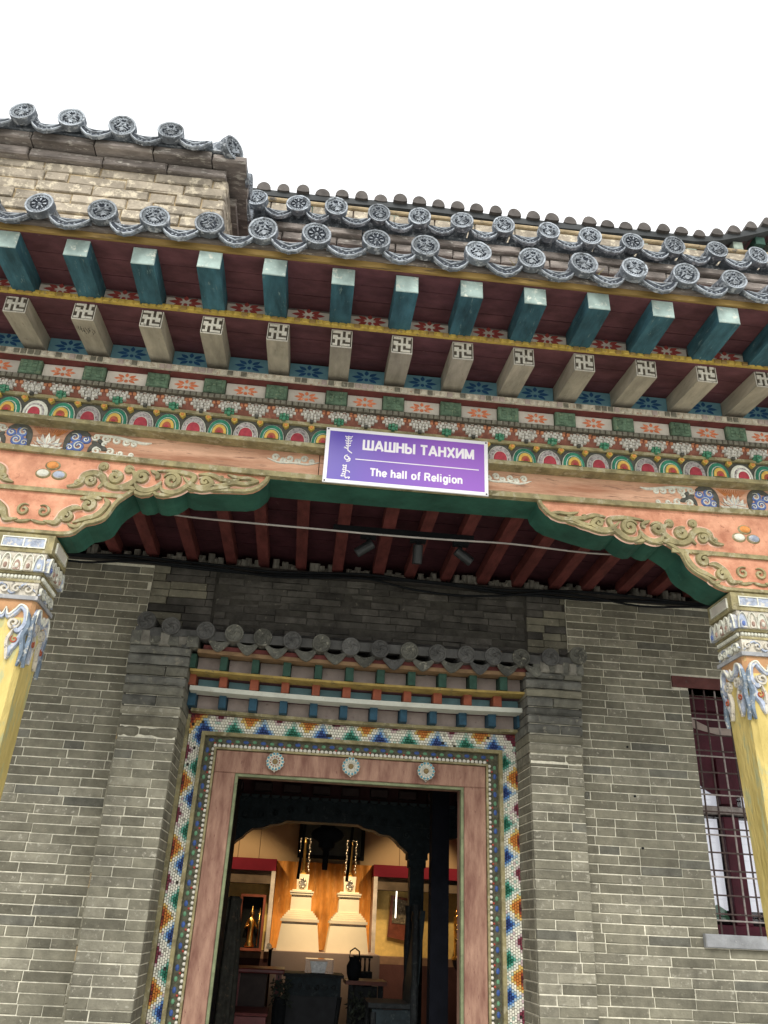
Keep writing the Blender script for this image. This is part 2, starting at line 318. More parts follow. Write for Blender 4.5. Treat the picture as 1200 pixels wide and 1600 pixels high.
# wall above the canopy
wa = thing('brick_wall', 'dark brick wall strip above the tiled door canopy, under the porch ceiling', 'wall', (.3, 0, 3.05))
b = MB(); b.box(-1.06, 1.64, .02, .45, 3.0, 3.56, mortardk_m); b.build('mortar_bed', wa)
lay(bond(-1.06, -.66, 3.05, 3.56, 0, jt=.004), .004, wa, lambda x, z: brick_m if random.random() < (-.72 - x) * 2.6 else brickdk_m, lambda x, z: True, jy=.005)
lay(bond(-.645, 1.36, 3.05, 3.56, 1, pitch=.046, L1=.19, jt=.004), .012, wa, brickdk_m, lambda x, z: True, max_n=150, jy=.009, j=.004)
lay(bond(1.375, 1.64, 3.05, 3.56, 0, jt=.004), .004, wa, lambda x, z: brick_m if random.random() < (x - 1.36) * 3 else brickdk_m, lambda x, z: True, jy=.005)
# pilasters each side of the door
def pilaster(xa, xb, inner, outer_tag, label):
    t = thing('brick_pilaster', label, 'pilaster', ((xa + xb) / 2, -.05, .15))
    d = .012
    b = MB(); b.box(xa + .005, xb - .005, -.1145, .42, .15, 3.0, mortar_m); b.build('mortar_bed', t)
    lay(bond(xa, xb, .15, 2.45, outer_tag), -.12, t, lambda x, z: bluebr_m if random.random() < .07 else bricklt_m if random.random() < .6 else brick_m, lambda x, z: z > .9, dep=.02, jy=.003)
    # reveal bricks facing the door
    z = .15; r = 0
    while z < 2.45:
        yy = -.097
        for L in ((.12, .26) if r % 2 else (.25, .13)):
            h = PITCH - .007; Lr = L - .007
            if z > .9:
                sx = inner; me = brick_mesh(round(Lr, 3), round(h, 3), brick_m, .02)
                place(me, 'brick', t, (sx, yy + L / 2, z + PITCH / 2), rot=(0, 0, PI / 2 if inner > (xa + xb) / 2 else -PI / 2))
            yy += L
        z += PITCH; r += 1
    # corbelled upper courses: long rough slabs stepping out under the tiles
    z = 2.45; i = 0; cx = (xa + xb) / 2
    while z < 2.985:
        h = random.uniform(.048, .064); 
        if z + h > 2.985: h = 2.99 - z
        k = (z - 2.45) / .54; p = .004 + .010 * math.sin(i * 1.9) ** 2 + .03 * k
        cj = cx + random.uniform(-.07, .07); segs = [(xa - .004 - .012 * k, xb + .002 + .012 * k)] if i % 3 else [(xa - .004 - .012 * k, cj - .003), (cj + .003, xb + .004 + .012 * k)]
        for a, c2 in segs:
            b = MB(); nseg = 6; cc = .012
            fr = []
            for q in range(nseg + 1):
                x = a + (c2 - a) * q / nseg; jy = random.uniform(-.005, .005); e = .008 if q in (0, nseg) else 0
                fr.append([(x, .3, z + .002), (x, -.12 - p + cc + jy + e, z + .003), (x, -.12 - p + jy + e, z + h * .35), (x, -.12 - p + jy + e, z + h * .75), (x, -.12 - p + cc + jy + e, z + h - .003), (x, .3, z + h - .002)])
            b.rings(fr, random.choice([brickbl_m, brickbl_m, bluebr_m, brick_m] if z > 2.6 else [brick_m, bricklt_m]), True, True); b.build('moulded_brick', t)
        z += h; i += 1
    return t
pilaster(-1.072, -.742, -.742, 0, 'brick pilaster left of the door with dark corbelled courses at its top')
pilaster(1.332, 1.652, 1.332, 1, 'brick pilaster right of the door with chipped bricks and dark corbelled top')
# crevice strips of rough mortar at the pilaster sides
for xs, sd_ in ((-1.083, 'left'), (1.664, 'right')):
    z = .15; b = MB()
    while z < 3.0:
        h = random.uniform(.04, .12); w = random.uniform(.008, .016); b.chbox(xs - w, xs + w, -.02 - random.uniform(0, .03), .012, z, z + h, .005, mortartan_m if random.random() < .07 else bricklt_m, .003); z += h
    tag(b.build('mortar_joint'), 'rough mortar filling the corner where the %s door pilaster meets the wall' % sd_, 'mortar')

# ---------------------------------------------------------------- round eave tiles
def disk_relief(kind):
    """end of a round tile facing -y, radius 1 unit -> metres in builder"""
    b = MB(); R = .0635; nr, na = 15, 44; hs = []
    def H(r, a):
        x, z = r * math.cos(a), r * math.sin(a)
        if r > .86: return .010
        if r > .80: return .003
        if .62 < r <= .80: return .003 + (.0065 if math.cos(22 * a) > -.1 else 0)
        if kind != 1:  # animal mask
            x, z = x * (1 + .08 * (kind - 2)) + .04 * (kind % 3 - 1), z * (1.1 - .06 * kind) + .03 * (kind % 2)
            h = .004 * math.exp(-((x) ** 2 + (z + .12) ** 2) / .03) + .007 * (math.exp(-((abs(x) - .2) ** 2 + (z - .12) ** 2) / .012)) + .006 * math.exp(-((z - .33 + 1.3 * (abs(x) - .22) ** 2) ** 2) / .004) + .006 * math.exp(-((z + .34 - .5 * x * x) ** 2) / .004) * (abs(x) < .42)
            return .002 + h + .005 * (math.sin(24 * z + 16 * abs(x) ** 1.6) > .15) * (r < .58) * (z < .1) + .0045 * (math.sin(13 * a) > .3) * (r > .42) * (z > .1)
        return .002 + .006 * (math.cos(8 * a) > 0) * (.2 < r < .55) + .008 * (r < .14)
    rad = [0.06, .14, .2, .28, .36, .44, .52, .6, .64, .68, .76, .8, .84, .88, 1.0]
    rs = []
    for r in rad: rs.append([(R * r * math.cos(2 * PI * k / na), -.0 - H(min(r, .98), 2 * PI * k / na) + random.uniform(-.0005, .0012), R * r * math.sin(2 * PI * k / na)) for k in range(na)])
    n = na
    for i in range(len(rad) - 1):
        for k in range(na):
            k2 = (k + 1) % na; q = [rs[i][k], rs[i + 1][k], rs[i + 1][k2], rs[i][k2]]
            h = -sum(p[1] for p in q) / 4; b.add(q, [(0, 1, 2, 3)], slatehi_m if h > .0052 else slatelo_m if h < .0048 and rad[i] < .8 else slate_m)  # pale tone on the raised relief, dark tone on the low parts
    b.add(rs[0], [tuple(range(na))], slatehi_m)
    # rim side, then the tile barrel behind
    rim = [[(R * f * (1 - .02 * max(0, math.sin(k * 1.7 + kind * 2))) * math.cos(2 * PI * k / na), y, R * f * math.sin(2 * PI * k / na)) for k in range(na)] for y, f in ((-.010, .995), (-.007, 1.02), (.026, 1.02), (.028, .9))]
    b.rings(rim[::-1], slate_m)
    me = bpy.data.meshes.new('tile_disk'); me.from_pydata(b.v, [], b.f)
    for m_ in b.mats: me.materials.append(m_)
    me.polygons.foreach_set('material_index', b.mi); return me
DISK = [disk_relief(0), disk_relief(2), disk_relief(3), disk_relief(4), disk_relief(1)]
def mk(name, b, smooth=False):
    me = bpy.data.meshes.new(name); me.from_pydata(b.v, [], b.f)
    for m_ in b.mats: me.materials.append(m_)
    me.polygons.foreach_set('material_index', b.mi)
    if smooth: me.polygons.foreach_set('use_smooth', [True] * len(b.f))
    return me
def barrel_mesh(L, slope, r=.052, mat=slate_m):
    b = MB(); rs = []
    n = 12; segs = 3
    for i in range(segs * 2 + 1):
        y = .02 + L * (i / (segs * 2)); f = 1.0 if i % 2 == 0 else .985
        rs.append([(r * f * math.cos(2 * PI * k / n), y, r * f * math.sin(2 * PI * k / n) + slope * y) for k in range(n)])
    b.rings([q[::-1] for q in rs], mat, True, True); return mk('tile_barrel', b)
def drip_mesh():
    """crescent drip tile: sagging plate with scalloped lower edge and raised rim"""
    b = MB(); w = .082; n = 16; up = []; lo = []
    for i in range(n + 1):
        t = -1 + 2 * i / n; x = w * t
        zu = .026 - .024 * (1 - t * t); 
        base = .012 - .074 * (1 - abs(t) ** 2.1); zl = base + .005 * abs(math.sin(t * PI * 2.5)) - .004
        up.append((x, zu)); lo.append((x, min(zl, zu - .002)))
    out = lo + up[::-1]
    b.prism(out, -.006, .008, slate_m)
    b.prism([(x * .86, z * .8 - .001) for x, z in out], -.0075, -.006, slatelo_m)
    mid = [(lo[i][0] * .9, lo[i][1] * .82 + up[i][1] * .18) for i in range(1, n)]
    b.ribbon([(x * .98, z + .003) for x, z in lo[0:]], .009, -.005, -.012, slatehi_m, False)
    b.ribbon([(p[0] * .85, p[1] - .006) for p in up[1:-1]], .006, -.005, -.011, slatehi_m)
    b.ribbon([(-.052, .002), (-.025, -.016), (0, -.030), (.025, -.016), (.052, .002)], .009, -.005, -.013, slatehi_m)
    for q in (-.03, -.012, .012, .03): b.dome(q, -.005, -.032 - .014 * (1 - abs(q) / .03), .006, .005, .007, slatehi_m, 6, 2)
    # pan tile behind, curving like the plate
    rs = []
    for y in (.008, .26):
        rs.append([(p[0], y, p[1] + .3 * y) for p in up] + [(p[0], y, p[1] - .012 + .3 * y) for p in up[::-1]])
    b.rings([q[::-1] for q in rs], slate_m, True, True)
    return mk('drip_tile', b)
DRIP = drip_mesh()
def tile_row(xs, y, z, parent, barrel, slope=.3, zf=lambda x: 0, rotz=0, drips=True, dz=-.062, jit=.004):
    for i, x in enumerate(xs):
        j = lambda s=jit: random.uniform(-s, s)
        px, pz = x + j(), z + zf(x) + j()
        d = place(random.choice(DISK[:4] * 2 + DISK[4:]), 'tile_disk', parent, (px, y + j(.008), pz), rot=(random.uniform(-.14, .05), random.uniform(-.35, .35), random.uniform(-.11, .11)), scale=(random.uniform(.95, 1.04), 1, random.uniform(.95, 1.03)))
        place(barrel, 'round_tile', parent, (px, y, pz))
        if drips and i < len(xs) - 1:
            xm = (x + xs[i + 1]) / 2; w = (xs[i + 1] - x) / .24
            place(DRIP, 'drip_tile', parent, (xm + j(), y + .012, z + zf(xm) + dz + j()), rot=(random.uniform(-.32, -.2), random.uniform(-.05, .05), random.uniform(-.04, .04)), scale=(w, 1, 1))
roof = thing('porch_roof', 'projecting porch eave with grey end tiles, teal and beige rafter ends over maroon boards', 'roof', (.4, -1.9, 4.2))
X1 = [-2.82, -2.58, -2.34, -2.09, -1.85, -1.605, -1.36, -1.096, -.865, -.62, -.383, -.14, .127, .349, .597, .844, 1.088, 1.324, 1.578, 1.812, 2.055, 2.30, 2.54, 2.79, 3.03, 3.27]
BAR1 = barrel_mesh(.62, .33)
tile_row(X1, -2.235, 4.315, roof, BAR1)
# roof bed under the tiles and the mud/plank edge
b = MB(); b.hexa([(-3, -2.19, 4.262), (3.5, -2.19, 4.262), (3.5, -2.19, 4.30), (-3, -2.19, 4.30)], [(-3, -1.6, 4.43), (3.5, -1.6, 4.43), (3.5, -1.6, 4.50), (-3, -1.6, 4.50)], plank_m); b.build('roof_bed', roof)
b = MB(); b.box(-3, 3.5, -2.178, -2.155, 4.214, 4.262, gold_m, 1); b.build('fascia_board', roof)
b = MB()
b.box(-3, 3.5, -2.195, -2.176, 4.245, 4.262, plank_m, 1); b.build('tile_batten', roof)
# flying rafters (teal) and lower rafters (beige)
BX = [-2.40, -2.10, -1.797, -1.494, -1.191, -.898, -.607, -.317, -.007, .285, .581, .877, 1.175, 1.481, 1.794, 2.09, 2.39, 2.68, 2.98]
WX = [-2.43, -2.13, -1.83, -1.523, -1.209, -.895, -.61, -.297, .009, .302, .601, .903, 1.206, 1.519, 1.83, 2.135, 2.44, 2.74, 3.04]
def rafter_mesh(w, h, L, drop, side, end, name):
    b = MB(); hw = w / 2; c = .003
    f = [(-hw, 0, 0), (hw, 0, 0), (hw, 0, h), (-hw, 0, h)]; k = [(-hw, L, drop), (hw, L, drop), (hw, L, h + drop), (-hw, L, h + drop)]
    fi = [(-hw + c, -c, c), (hw - c, -c, c), (hw - c, -c, h - c), (-hw + c, -c, h - c)]
    b.add(f + k, [(0, 4, 5, 1), (1, 5, 6, 2), (2, 6, 7, 3), (3, 7, 4, 0)][::1], side); b.add(f + fi, [(0, 1, 5, 4), (1, 2, 6, 5), (2, 3, 7, 6), (3, 0, 4, 7)], end); b.add(fi, [(0, 1, 2, 3)], end)
    return mk(name, b)
tb = rafter_mesh(.103, .095, .32, .014, teal_m, tealend_m, 'flying_rafter')
wb = rafter_mesh(.103, .10, .5, .064, beige_m, fretlo_m, 'rafter')
fret = ["####.##", "...#.#.", "##.#.#.", "#######", ".#.#.##", ".#.#...", "##.####"]
fb = MB(); s_ = .0122; o_ = -.0427
for r in range(7):
    for c_ in range(7):
        if fret[r][c_] == '#':
            x0 = o_ + c_ * s_; z0 = .050 - o_ - (r + 1) * s_
            fb.chbox(x0, x0 + s_ + (.0004 if c_ < 6 and fret[r][c_ + 1] == '#' else -.0012), -.009 - (.0003 if (r + c_) % 2 else 0), -.001, z0 + (0 if r < 6 and fret[r + 1][c_] == '#' else .0012), z0 + s_, .0012, white_m, .0006)
for (x0, x1, z0, z1) in ((-.0505, .0505, .0, .0035), (-.0505, .0505, .0965, .100), (-.0505, -.0475, .0035, .0965), (.0475, .0505, .0035, .0965)): fb.box(x0, x1, -.007, -.001, z0, z1, white_m)
FRET = mk('fret_carving', fb)
for i, x in enumerate(BX): place(tb, 'flying_rafter', roof, (x, -2.156 + random.uniform(-.012, .008), 4.115 + sagz(x, 4.1) * 0 + random.uniform(-.003, .003)), rot=(0, random.uniform(-.02, .02), random.uniform(-.012, .012)))
for i, x in enumerate(WX):
    z = 4.013 + sagz(x, 4.0)
    o = place(wb, 'rafter', roof, (x, -1.832, z), rot=(0, random.uniform(-.015, .015), random.uniform(-.01, .01)))
    f_ = place(FRET, 'fret_carving', o, ORG[o])
    if abs(x + 1.523) < .01 or abs(x + 1.209) < .01:
        if abs(x + 1.209) < .01:
            b = MB(); random.seed(3)
            for q in range(11):
                x0 = x - .035 + q * .0065; zz = 4.0105 + sagz(x, 4.0); yy = -1.77 + random.uniform(-.02, .03)
                pts = [(x0 + random.uniform(-.006, .006), yy + k * .012 + random.uniform(-.004, .004)) for k in range(4)]
                for (a, c_), (e_, f2) in zip(pts, pts[1:]):
                    za = zz + (c_ + 1.832) * .128 + .0015; zb = zz + (f2 + 1.832) * .128 + .0015
                    b.add([(a, c_, za), (a + .002, c_, za), (e_ + .002, f2, zb), (e_, f2, zb)], [(0, 1, 2, 3)], blackm)
            b.build('scribble', o); random.seed(11)
def planks(ya, yb, za, zb, n, mat, name='soffit_plank', x0=-3, x1=3.5):
    for i in range(n):
        a, c = i / n, (i + 1) / n; g_ = .004; dz = random.uniform(0, .003); b = MB()
        y0, y1 = ya + (yb - ya) * a, ya + (yb - ya) * c - g_; z0, z1 = za + (zb - za) * a + dz, za + (zb - za) * c + dz
        b.hexa([(x0, y0, z0), (x1, y0, z0), (x1, y0, z0 + .02), (x0, y0, z0 + .02)], [(x0, y1, z1), (x1, y1, z1), (x1, y1, z1 + .02), (x0, y1, z1 + .02)], mat); b.build(name, roof)
planks(-2.165, -1.82, 4.2075, 4.222, 3, maroon_m)
planks(-1.851, -1.46, 4.1105, 4.159, 3, maroon_m)
b = MB(); b.box(-3, 3.5, -2.17, -1.6, 4.245, 4.25, plank_m); b.box(-3, 3.5, -1.83, -1.4, 4.19, 4.24, plank_m); b.build('roof_deck', roof)
def strip(y, z0, z1, d, mat, beadmat, name, parent, rb, sp, warp=True, x0=-3, x1=3.5):
    b = MB(); b.box(x0, x1, y + .004, y + d, z0, z1, mat, 40); x = x0 + sp / 2; h = (z1 - z0) / 2 * rb
    while x < x1 - sp / 2:
        if -2.6 < x < 3.2: b.chbox(x - sp * .42, x + sp * random.uniform(.36, .43), y - .002, y + .006, (z0 + z1) / 2 - h, (z0 + z1) / 2 + h * random.uniform(.8, 1), .004, random.choice(beadmat) if isinstance(beadmat, list) else beadmat, .001)
        x += sp
    o = b.build(name, parent, warp); return o
strip(-1.872, 4.112, 4.137, .02, yell_m, [yell_m, yell_m, gold_m], 'beaded_strip', roof, .95, .036)
def flower_mesh(mat, w=.15, h=.062):
    b = MB()
    for a in range(8):
        t = a * PI / 4 + PI / 2
        if a == 4: b.prism([(.010 * math.cos(q * PI / 5), -.014 + .009 * math.sin(q * PI / 5)) for q in range(10)], -.0016, 0, mat, back=False); continue
        c, s2 = math.cos(t), math.sin(t); rx, rz = w * .5, h * .5; ln = 1.0
        def pt(u, v): # along petal u 0..1, across v
            px, pz = c * u, s2 * u; return (px * rx - s2 * v * .30 * rx * .8, pz * rz + c * v * .30 * rx * .62)
        pr = [(.28, 0), (.42, .55), (.62, .8), (.82, .5), (1, 0), (.82, -.5), (.62, -.8), (.42, -.55)]
        p = [pt(u, v * .80) for u, v in pr]; ar = sum(p[i][0] * p[(i + 1) % 8][1] - p[(i + 1) % 8][0] * p[i][1] for i in range(8))
        b.prism(p if ar > 0 else p[::-1], -.0016, 0, mat, back=False)
    return mk('painted_flower', b)
FR, FO, FB = flower_mesh(flr_m, .16, .075), flower_mesh(flo_m, .125, .066), flower_mesh(flb_m, .15, .085)
def panel_row(xs, y, z0, z1, mat, fl, parent, w, name='flower_panel', warp=True, fz=0):
    for a, c in zip(xs, xs[1:]):
        x = (a + c) / 2; dz = sagz(x, z0) if warp else 0; hw = (c - a - w) / 2 - .001
        b = MB(); b.chbox(x - hw, x + hw, y, y + .02, z0 + dz, z1 + dz, .0015, mat); p = b.build(name, parent)
        if fl: place(fl, 'painted_flower', p, (x, y, (z0 + z1) / 2 + dz + fz))
panel_row(BX, -1.838, 4.125, 4.208, panelw_m, FR, roof, .103, warp=False, fz=.018)
panel_row(WX, -1.49, 4.03, 4.148, panelb_m, FB, roof, .103, fz=.012)

# ---------------------------------------------------------------- frieze and painted beam
beam = thing('painted_beam', 'long faded orange lintel beam with carved multicoloured frieze spanning the columns', 'beam', (.39, -1.3, 3.6))
strip(-1.555, 3.986, 4.019, .016, bead_m, [bead_m, bead_m, panelp_m, beaddk_m], 'beaded_strip', beam, .9, .034)
b = MB(); b.box(-3, 3.5, -1.5385, -1.4, 3.9855, 4.025, darkred_m, 30); b.build('red_board', beam, True)
WXb = [x * 1.0 for x in WX]
panel_row(WX, -1.488, 3.905, 3.984, panelw_m, FO, beam, .112)
for x in WX:
    b = MB(); dz = sagz(x, 3.95); b.chbox(x - .054, x + .054, -1.512, -1.42, 3.903 + dz, 3.987 + dz, .006, sage_m, .001)
    for r in range(3):
        for c_ in range(3):
            if (r + c_) % 2 == 0 or r == 1: b.chbox(x - .036 + c_ * .025, x - .014 + c_ * .025, -1.517, -1.511, 3.918 + r * .021 + dz, 3.934 + r * .021 + dz, .002, sage_m)
    b.build('green_block', beam)
strip(-1.522, 3.868, 3.892, .035, fretlo_m, beaddk_m, 'beaded_strip', beam, 1, .030)
b = MB(); b.hexa([(-3, -1.45, 3.80), (3.5, -1.45, 3.80), (3.5, -1.40, 3.80), (-3, -1.40, 3.80)], [(-3, -1.50, 3.87), (3.5, -1.50, 3.87), (3.5, -1.40, 3.87), (-3, -1.40, 3.87)], redb_m)
b.fn = None; b.v = []; b.f = []; b.mi = []
for i in range(40):
    x0 = -3 + 6.5 * i / 40; x1 = -3 + 6.5 * (i + 1) / 40
    b.add([(x0, -1.45, 3.80), (x1, -1.45, 3.80), (x1, -1.492, 3.87), (x0, -1.492, 3.87)], [(0, 1, 2, 3)], redb_m)
b.build('honeycomb_ground', beam, True)
def honey(ma, mb_):
    b = MB(); s = .0145
    for r in range(5):
        n = (8, 8, 7, 5, 3)[r]
        for k in range(n):
            x = (k - (n - 1) / 2) * .0165; z = .030 - r * .0145; y = .005 * r + .002
            mt = (ma if r < 3 else mb_) if abs(k - (n - 1) / 2) < n * .40 else ho_m if r < 2 else ma
            b.chbox(x - s / 2, x + s / 2, y - .010 - .006 * ((k + r) % 2), y + .03, z - s / 2, z + s / 2, .003, mt, .0012)
    b.chbox(-.008, .008, -.002, .05, -.046, -.030, .003, char_m if ma is hw_m and mb_ is hw_m else mb_)
    return mk('honeycomb_cluster', b)
HC = [honey(hw_m, hw_m), honey(hw_m, hg_m)]
x = -2.6; i = 0
while x < 3.2:
    place(HC[i % 2], 'honeycomb_cluster', beam, (x, -1.487, 3.845 + sagz(x, 3.84))); x += .1385; i += 1
# half-round lotus petals
def petal_mesh(layers, seg=12):
    b = MB(); W0, H0 = .061, .094
    for i, (f, y, mt) in enumerate(layers):
        w, h = W0 * f, H0 * (f ** 1.0); pts = [(w * math.cos(PI * k / seg) if True else 0, h * math.sin(PI * k / seg) ** .8) for k in range(seg + 1)]
        pts2 = [(x * .93, z * .95) for x, z in pts]
        b.add([(x, 0 if i == 0 else layers[i - 1][1], z) for x, z in pts] + [(x, y + .004, z) for x, z in pts] + [(x, y, z) for x, z in pts2], [(k, k + 1, k + 1 + seg + 1, k + seg + 1) for k in range(seg)] + [(k + seg + 1, k + 1 + seg + 1, k + 1 + 2 * seg + 2, k + 2 * seg + 2) for k in range(seg)] + [tuple(range(2 * seg + 2, 3 * seg + 3))], mt)
    return mk('lotus_petal', b)
PA = petal_mesh([(1, -.012, pw_m), (.95, -.018, pg_m), (.72, -.022, pw_m), (.66, -.026, pg_m), (.58, -.030, py_m), (.36, -.034, pb_m), (.16, -.037, pr_m)])
PB = petal_mesh([(1, -.012, pw_m), (.93, -.018, pk_m), (.62, -.022, pw_m), (.56, -.027, pr_m)])
PC = petal_mesh([(1, -.012, pw_m), (.92, -.016, pw_m), (.78, -.020, pk_m), (.64, -.024, pw_m), (.48, -.028, pr_m)])
b = MB(); b.box(-3, 3.5, -1.45, -1.4, 3.672, 3.792, char_m, 40); b.build('petal_ground', beam, True)
b = MB(); b.box(-3, 3.5, -1.468, -1.4, 3.79, 3.808, olive_m, 40); b.build('trim_strip', beam, True)
x = -2.62; i = 0; dia = MB(); dia.prism([(-.016, 0), (0, -.016), (.016, 0), (.012, .012), (-.012, .012)], -.02, 0, yell_m); dia.dome(0, -.02, .002, .010, .009, .008, orangep_m, 6, 2); DI = mk('small_jewel', dia)
while x < 3.2:
    z = 3.685 + sagz(x, 3.7)
    me = PA if i % 2 == 0 else (PC if (x > 1.9 or x < -1.45) else PB)
    place(me, 'lotus_petal', beam, (x, -1.45, z), rot=(0, random.uniform(-.02, .02), 0), scale=(random.uniform(.97, 1.03), 1, random.uniform(.96, 1.02)))
    place(DI, 'small_jewel', beam, (x + .0645, -1.45, 3.776 + sagz(x, 3.7))); x += .129; i += 1
b = MB(); b.box(-3, 3.5, -1.475, -1.4, 3.662, 3.6845, olive_m, 40); b.build('trim_strip', beam, True)
for a, c in ((-3, -.052), (-.048, 3.5)):
    b = MB(); b.box(a, c, -1.40, -1.215, 3.53, 3.663, beam_m, 24); b.build('beam_timber', beam, True)
b = MB(); b.box(-3, 3.5, -1.432, -1.396, 3.501, 3.5295, olive_m, 40); b.build('trim_strip', beam, True)
b = MB(); b.box(-3, 3.5, -1.396, -1.212, 3.496, 3.5295, green_m, 40); b.build('beam_underside', beam, True)
b = MB(); b.box(-3, 3.5, -1.385, -1.2, 3.70, 4.2, maroon_m); b.build('beam_backing', beam)
# painted clouds and lotus on the beam (thin raised paint), centred on each column
def cloudpaint(cx, dirn):
    b = MB(); y0, y1 = -1.4005, -1.4035
    Z = 3.596
    def P_(pts): return [(cx + dirn * x, Z + z + sagz(cx + dirn * x, 3.6)) for x, z in pts]
    cnt = [0]
    def rb(pts, w, mt, k=0, tp=True): cnt[0] += 1; b.ribbon(P_(pts), w * 1.55, y0, y1 - .0008 * k - .00007 * cnt[0], mt, tp)
    if dirn > 0:  # centre lotus drawn once
        for a in range(-4, 5):
            t = a * .36; L = .074 - abs(a) * .002; q = [(0, -.048), (math.sin(t) * L * .75 - math.cos(t) * .021, -.048 + math.cos(t) * L * .55 + abs(math.sin(t)) * .024), (math.sin(t) * L * 1.2, -.048 + math.cos(t) * L * 1.15 + .014), (math.sin(t) * L * .75 + math.cos(t) * .021, -.048 + math.cos(t) * L * .55 - abs(math.sin(t)) * .004)]
            o = [(cx + u, Z + v) for u, v in q][::-1]; b.prism(o, y1 - .0006 * (5 - abs(a)), y0, pw_m if a % 2 == 0 else wmould_m, back=False)
            rb([(math.sin(t) * .01, -.035), (math.sin(t) * L * .9, -.048 + math.cos(t) * L * .85)], .005, lav_m if a % 2 else pink_m, 5)
        for a in range(-7, 8): rb([(a * .006, .02), (a * .012, .058)], .004, orangep_m, 0)
    for (x, z, r, t, a0, d) in ((.125, .025, .030, 1.3, 2.4, -1), (.15, -.022, .034, 1.5, .6, 1), (.11, -.035, .02, 1.2, 3, -1), (.18, .018, .02, 1.2, 1.2, -1)):
        rb(spiral(x, z, r, t, a0, d), .013, blue_m); rb(spiral(x, z, r * .75, t, a0, d), .005, pw_m, 1)
    rb(curve([(.085, -.055), (.10, .03), (.145, .058), (.20, .04)]), .022, char_m, -.3)
    rb(curve([(.20, -.05), (.225, -.01), (.26, .0), (.235, .03)]), .02, char_m, -.3); rb(curve([(.21, .012), (.25, -.012), (.29, -.03)]), .018, char_m, .2)
    for (x, z, r, t, a0, d) in ((.225, .038, .02, 1.3, 3, 1), (.24, -.038, .022, 1.4, 0, 1), (.275, .035, .022, 1.4, .5, -1), (.305, -.036, .02, 1.3, 2.5, -1), (.33, .03, .020, 1.3, 1.2, 1), (.375, .026, .018, 1.2, 0, -1), (.355, -.04, .015, 1.2, 3, 1), (.415, .02, .014, 1.2, 2, 1), (.41, -.045, .012, 1.2, 0, 1), (.27, .0, .012, 1, 0, 1)):
        rb(spiral(x, z, r, t, a0, d), .009, pw_m)
    rb(curve([(.22, .052), (.32, .05), (.40, .038), (.46, .03), (.50, .036)]), .011, pw_m); rb(curve([(.24, -.052), (.34, -.052), (.42, -.056), (.47, -.058)]), .010, pw_m)
    b.build('painted_clouds', beam)
for cx in (-1.385, 2.115): cloudpaint(cx, 1); cloudpaint(cx, -1)
for cx, d in ((-.20, 1), (.93, -1)):
    b = MB(); Z = 3.622
    for (x, z, r, a0, dd) in ((-.07, .005, .018, 0, 1), (-.035, -.01, .014, 2, -1), (.0, .004, .02, 3, 1), (.04, -.006, .015, 1, -1), (.075, .006, .018, 0, 1), (.11, -.004, .013, 2, -1)):
        b.ribbon([(cx + d * (p[0]), Z + p[1]) for p in spiral(x, z, r, 1.3, a0, dd)], .014, -1.4005, -1.404 - x * .002, pw_m)
    b.ribbon([(cx + d * p[0], Z + p[1]) for p in curve([(-.11, -.005), (-.05, -.024), (.02, -.02), (.09, -.022), (.15, -.006)])], .013, -1.4005, -1.4046, pw_m); b.build('painted_clouds', beam)

# ---------------------------------------------------------------- carved brackets on the columns
OL = [(-.288, 3.500), (-.298, 3.468), (-.331, 3.430), (-.36, 3.412), (-.40, 3.402), (-.47, 3.398), (-.55, 3.392), (-.62, 3.386), (-.66, 3.386), (-.688, 3.398), (-.705, 3.378), (-.735, 3.352), (-.78, 3.340), (-.815, 3.343), (-.832, 3.356), (-.85, 3.342), (-.885, 3.334), (-.912, 3.341), (-.922, 3.356), (-.95, 3.330), (-.98, 3.300), (-1.0, 3.270), (-1.013, 3.238), (-1.022, 3.214), (-1.03, 3.200), (-1.045, 3.187), (-1.075, 3.172), (-1.11, 3.162), (-1.13, 3.143), (-1.15, 3.117), (-1.175, 3.103), (-1.215, 3.097)]
ORr = [(-.288, 3.500), (-.298, 3.468), (-.331, 3.430), (-.365, 3.410), (-.42, 3.395), (-.50, 3.375), (-.58, 3.356), (-.63, 3.349), (-.67, 3.350), (-.695, 3.362), (-.71, 3.345), (-.74, 3.322), (-.785, 3.310), (-.815, 3.316), (-.832, 3.330), (-.85, 3.318), (-.885, 3.308), (-.91, 3.313), (-.92, 3.328), (-.95, 3.310), (-.985, 3.288), (-1.01, 3.268), (-1.022, 3.238), (-1.032, 3.210), (-1.045, 3.192), (-1.06, 3.178), (-1.085, 3.162), (-1.11, 3.148), (-1.13, 3.135), (-1.15, 3.117), (-1.175, 3.103), (-1.215, 3.09)]
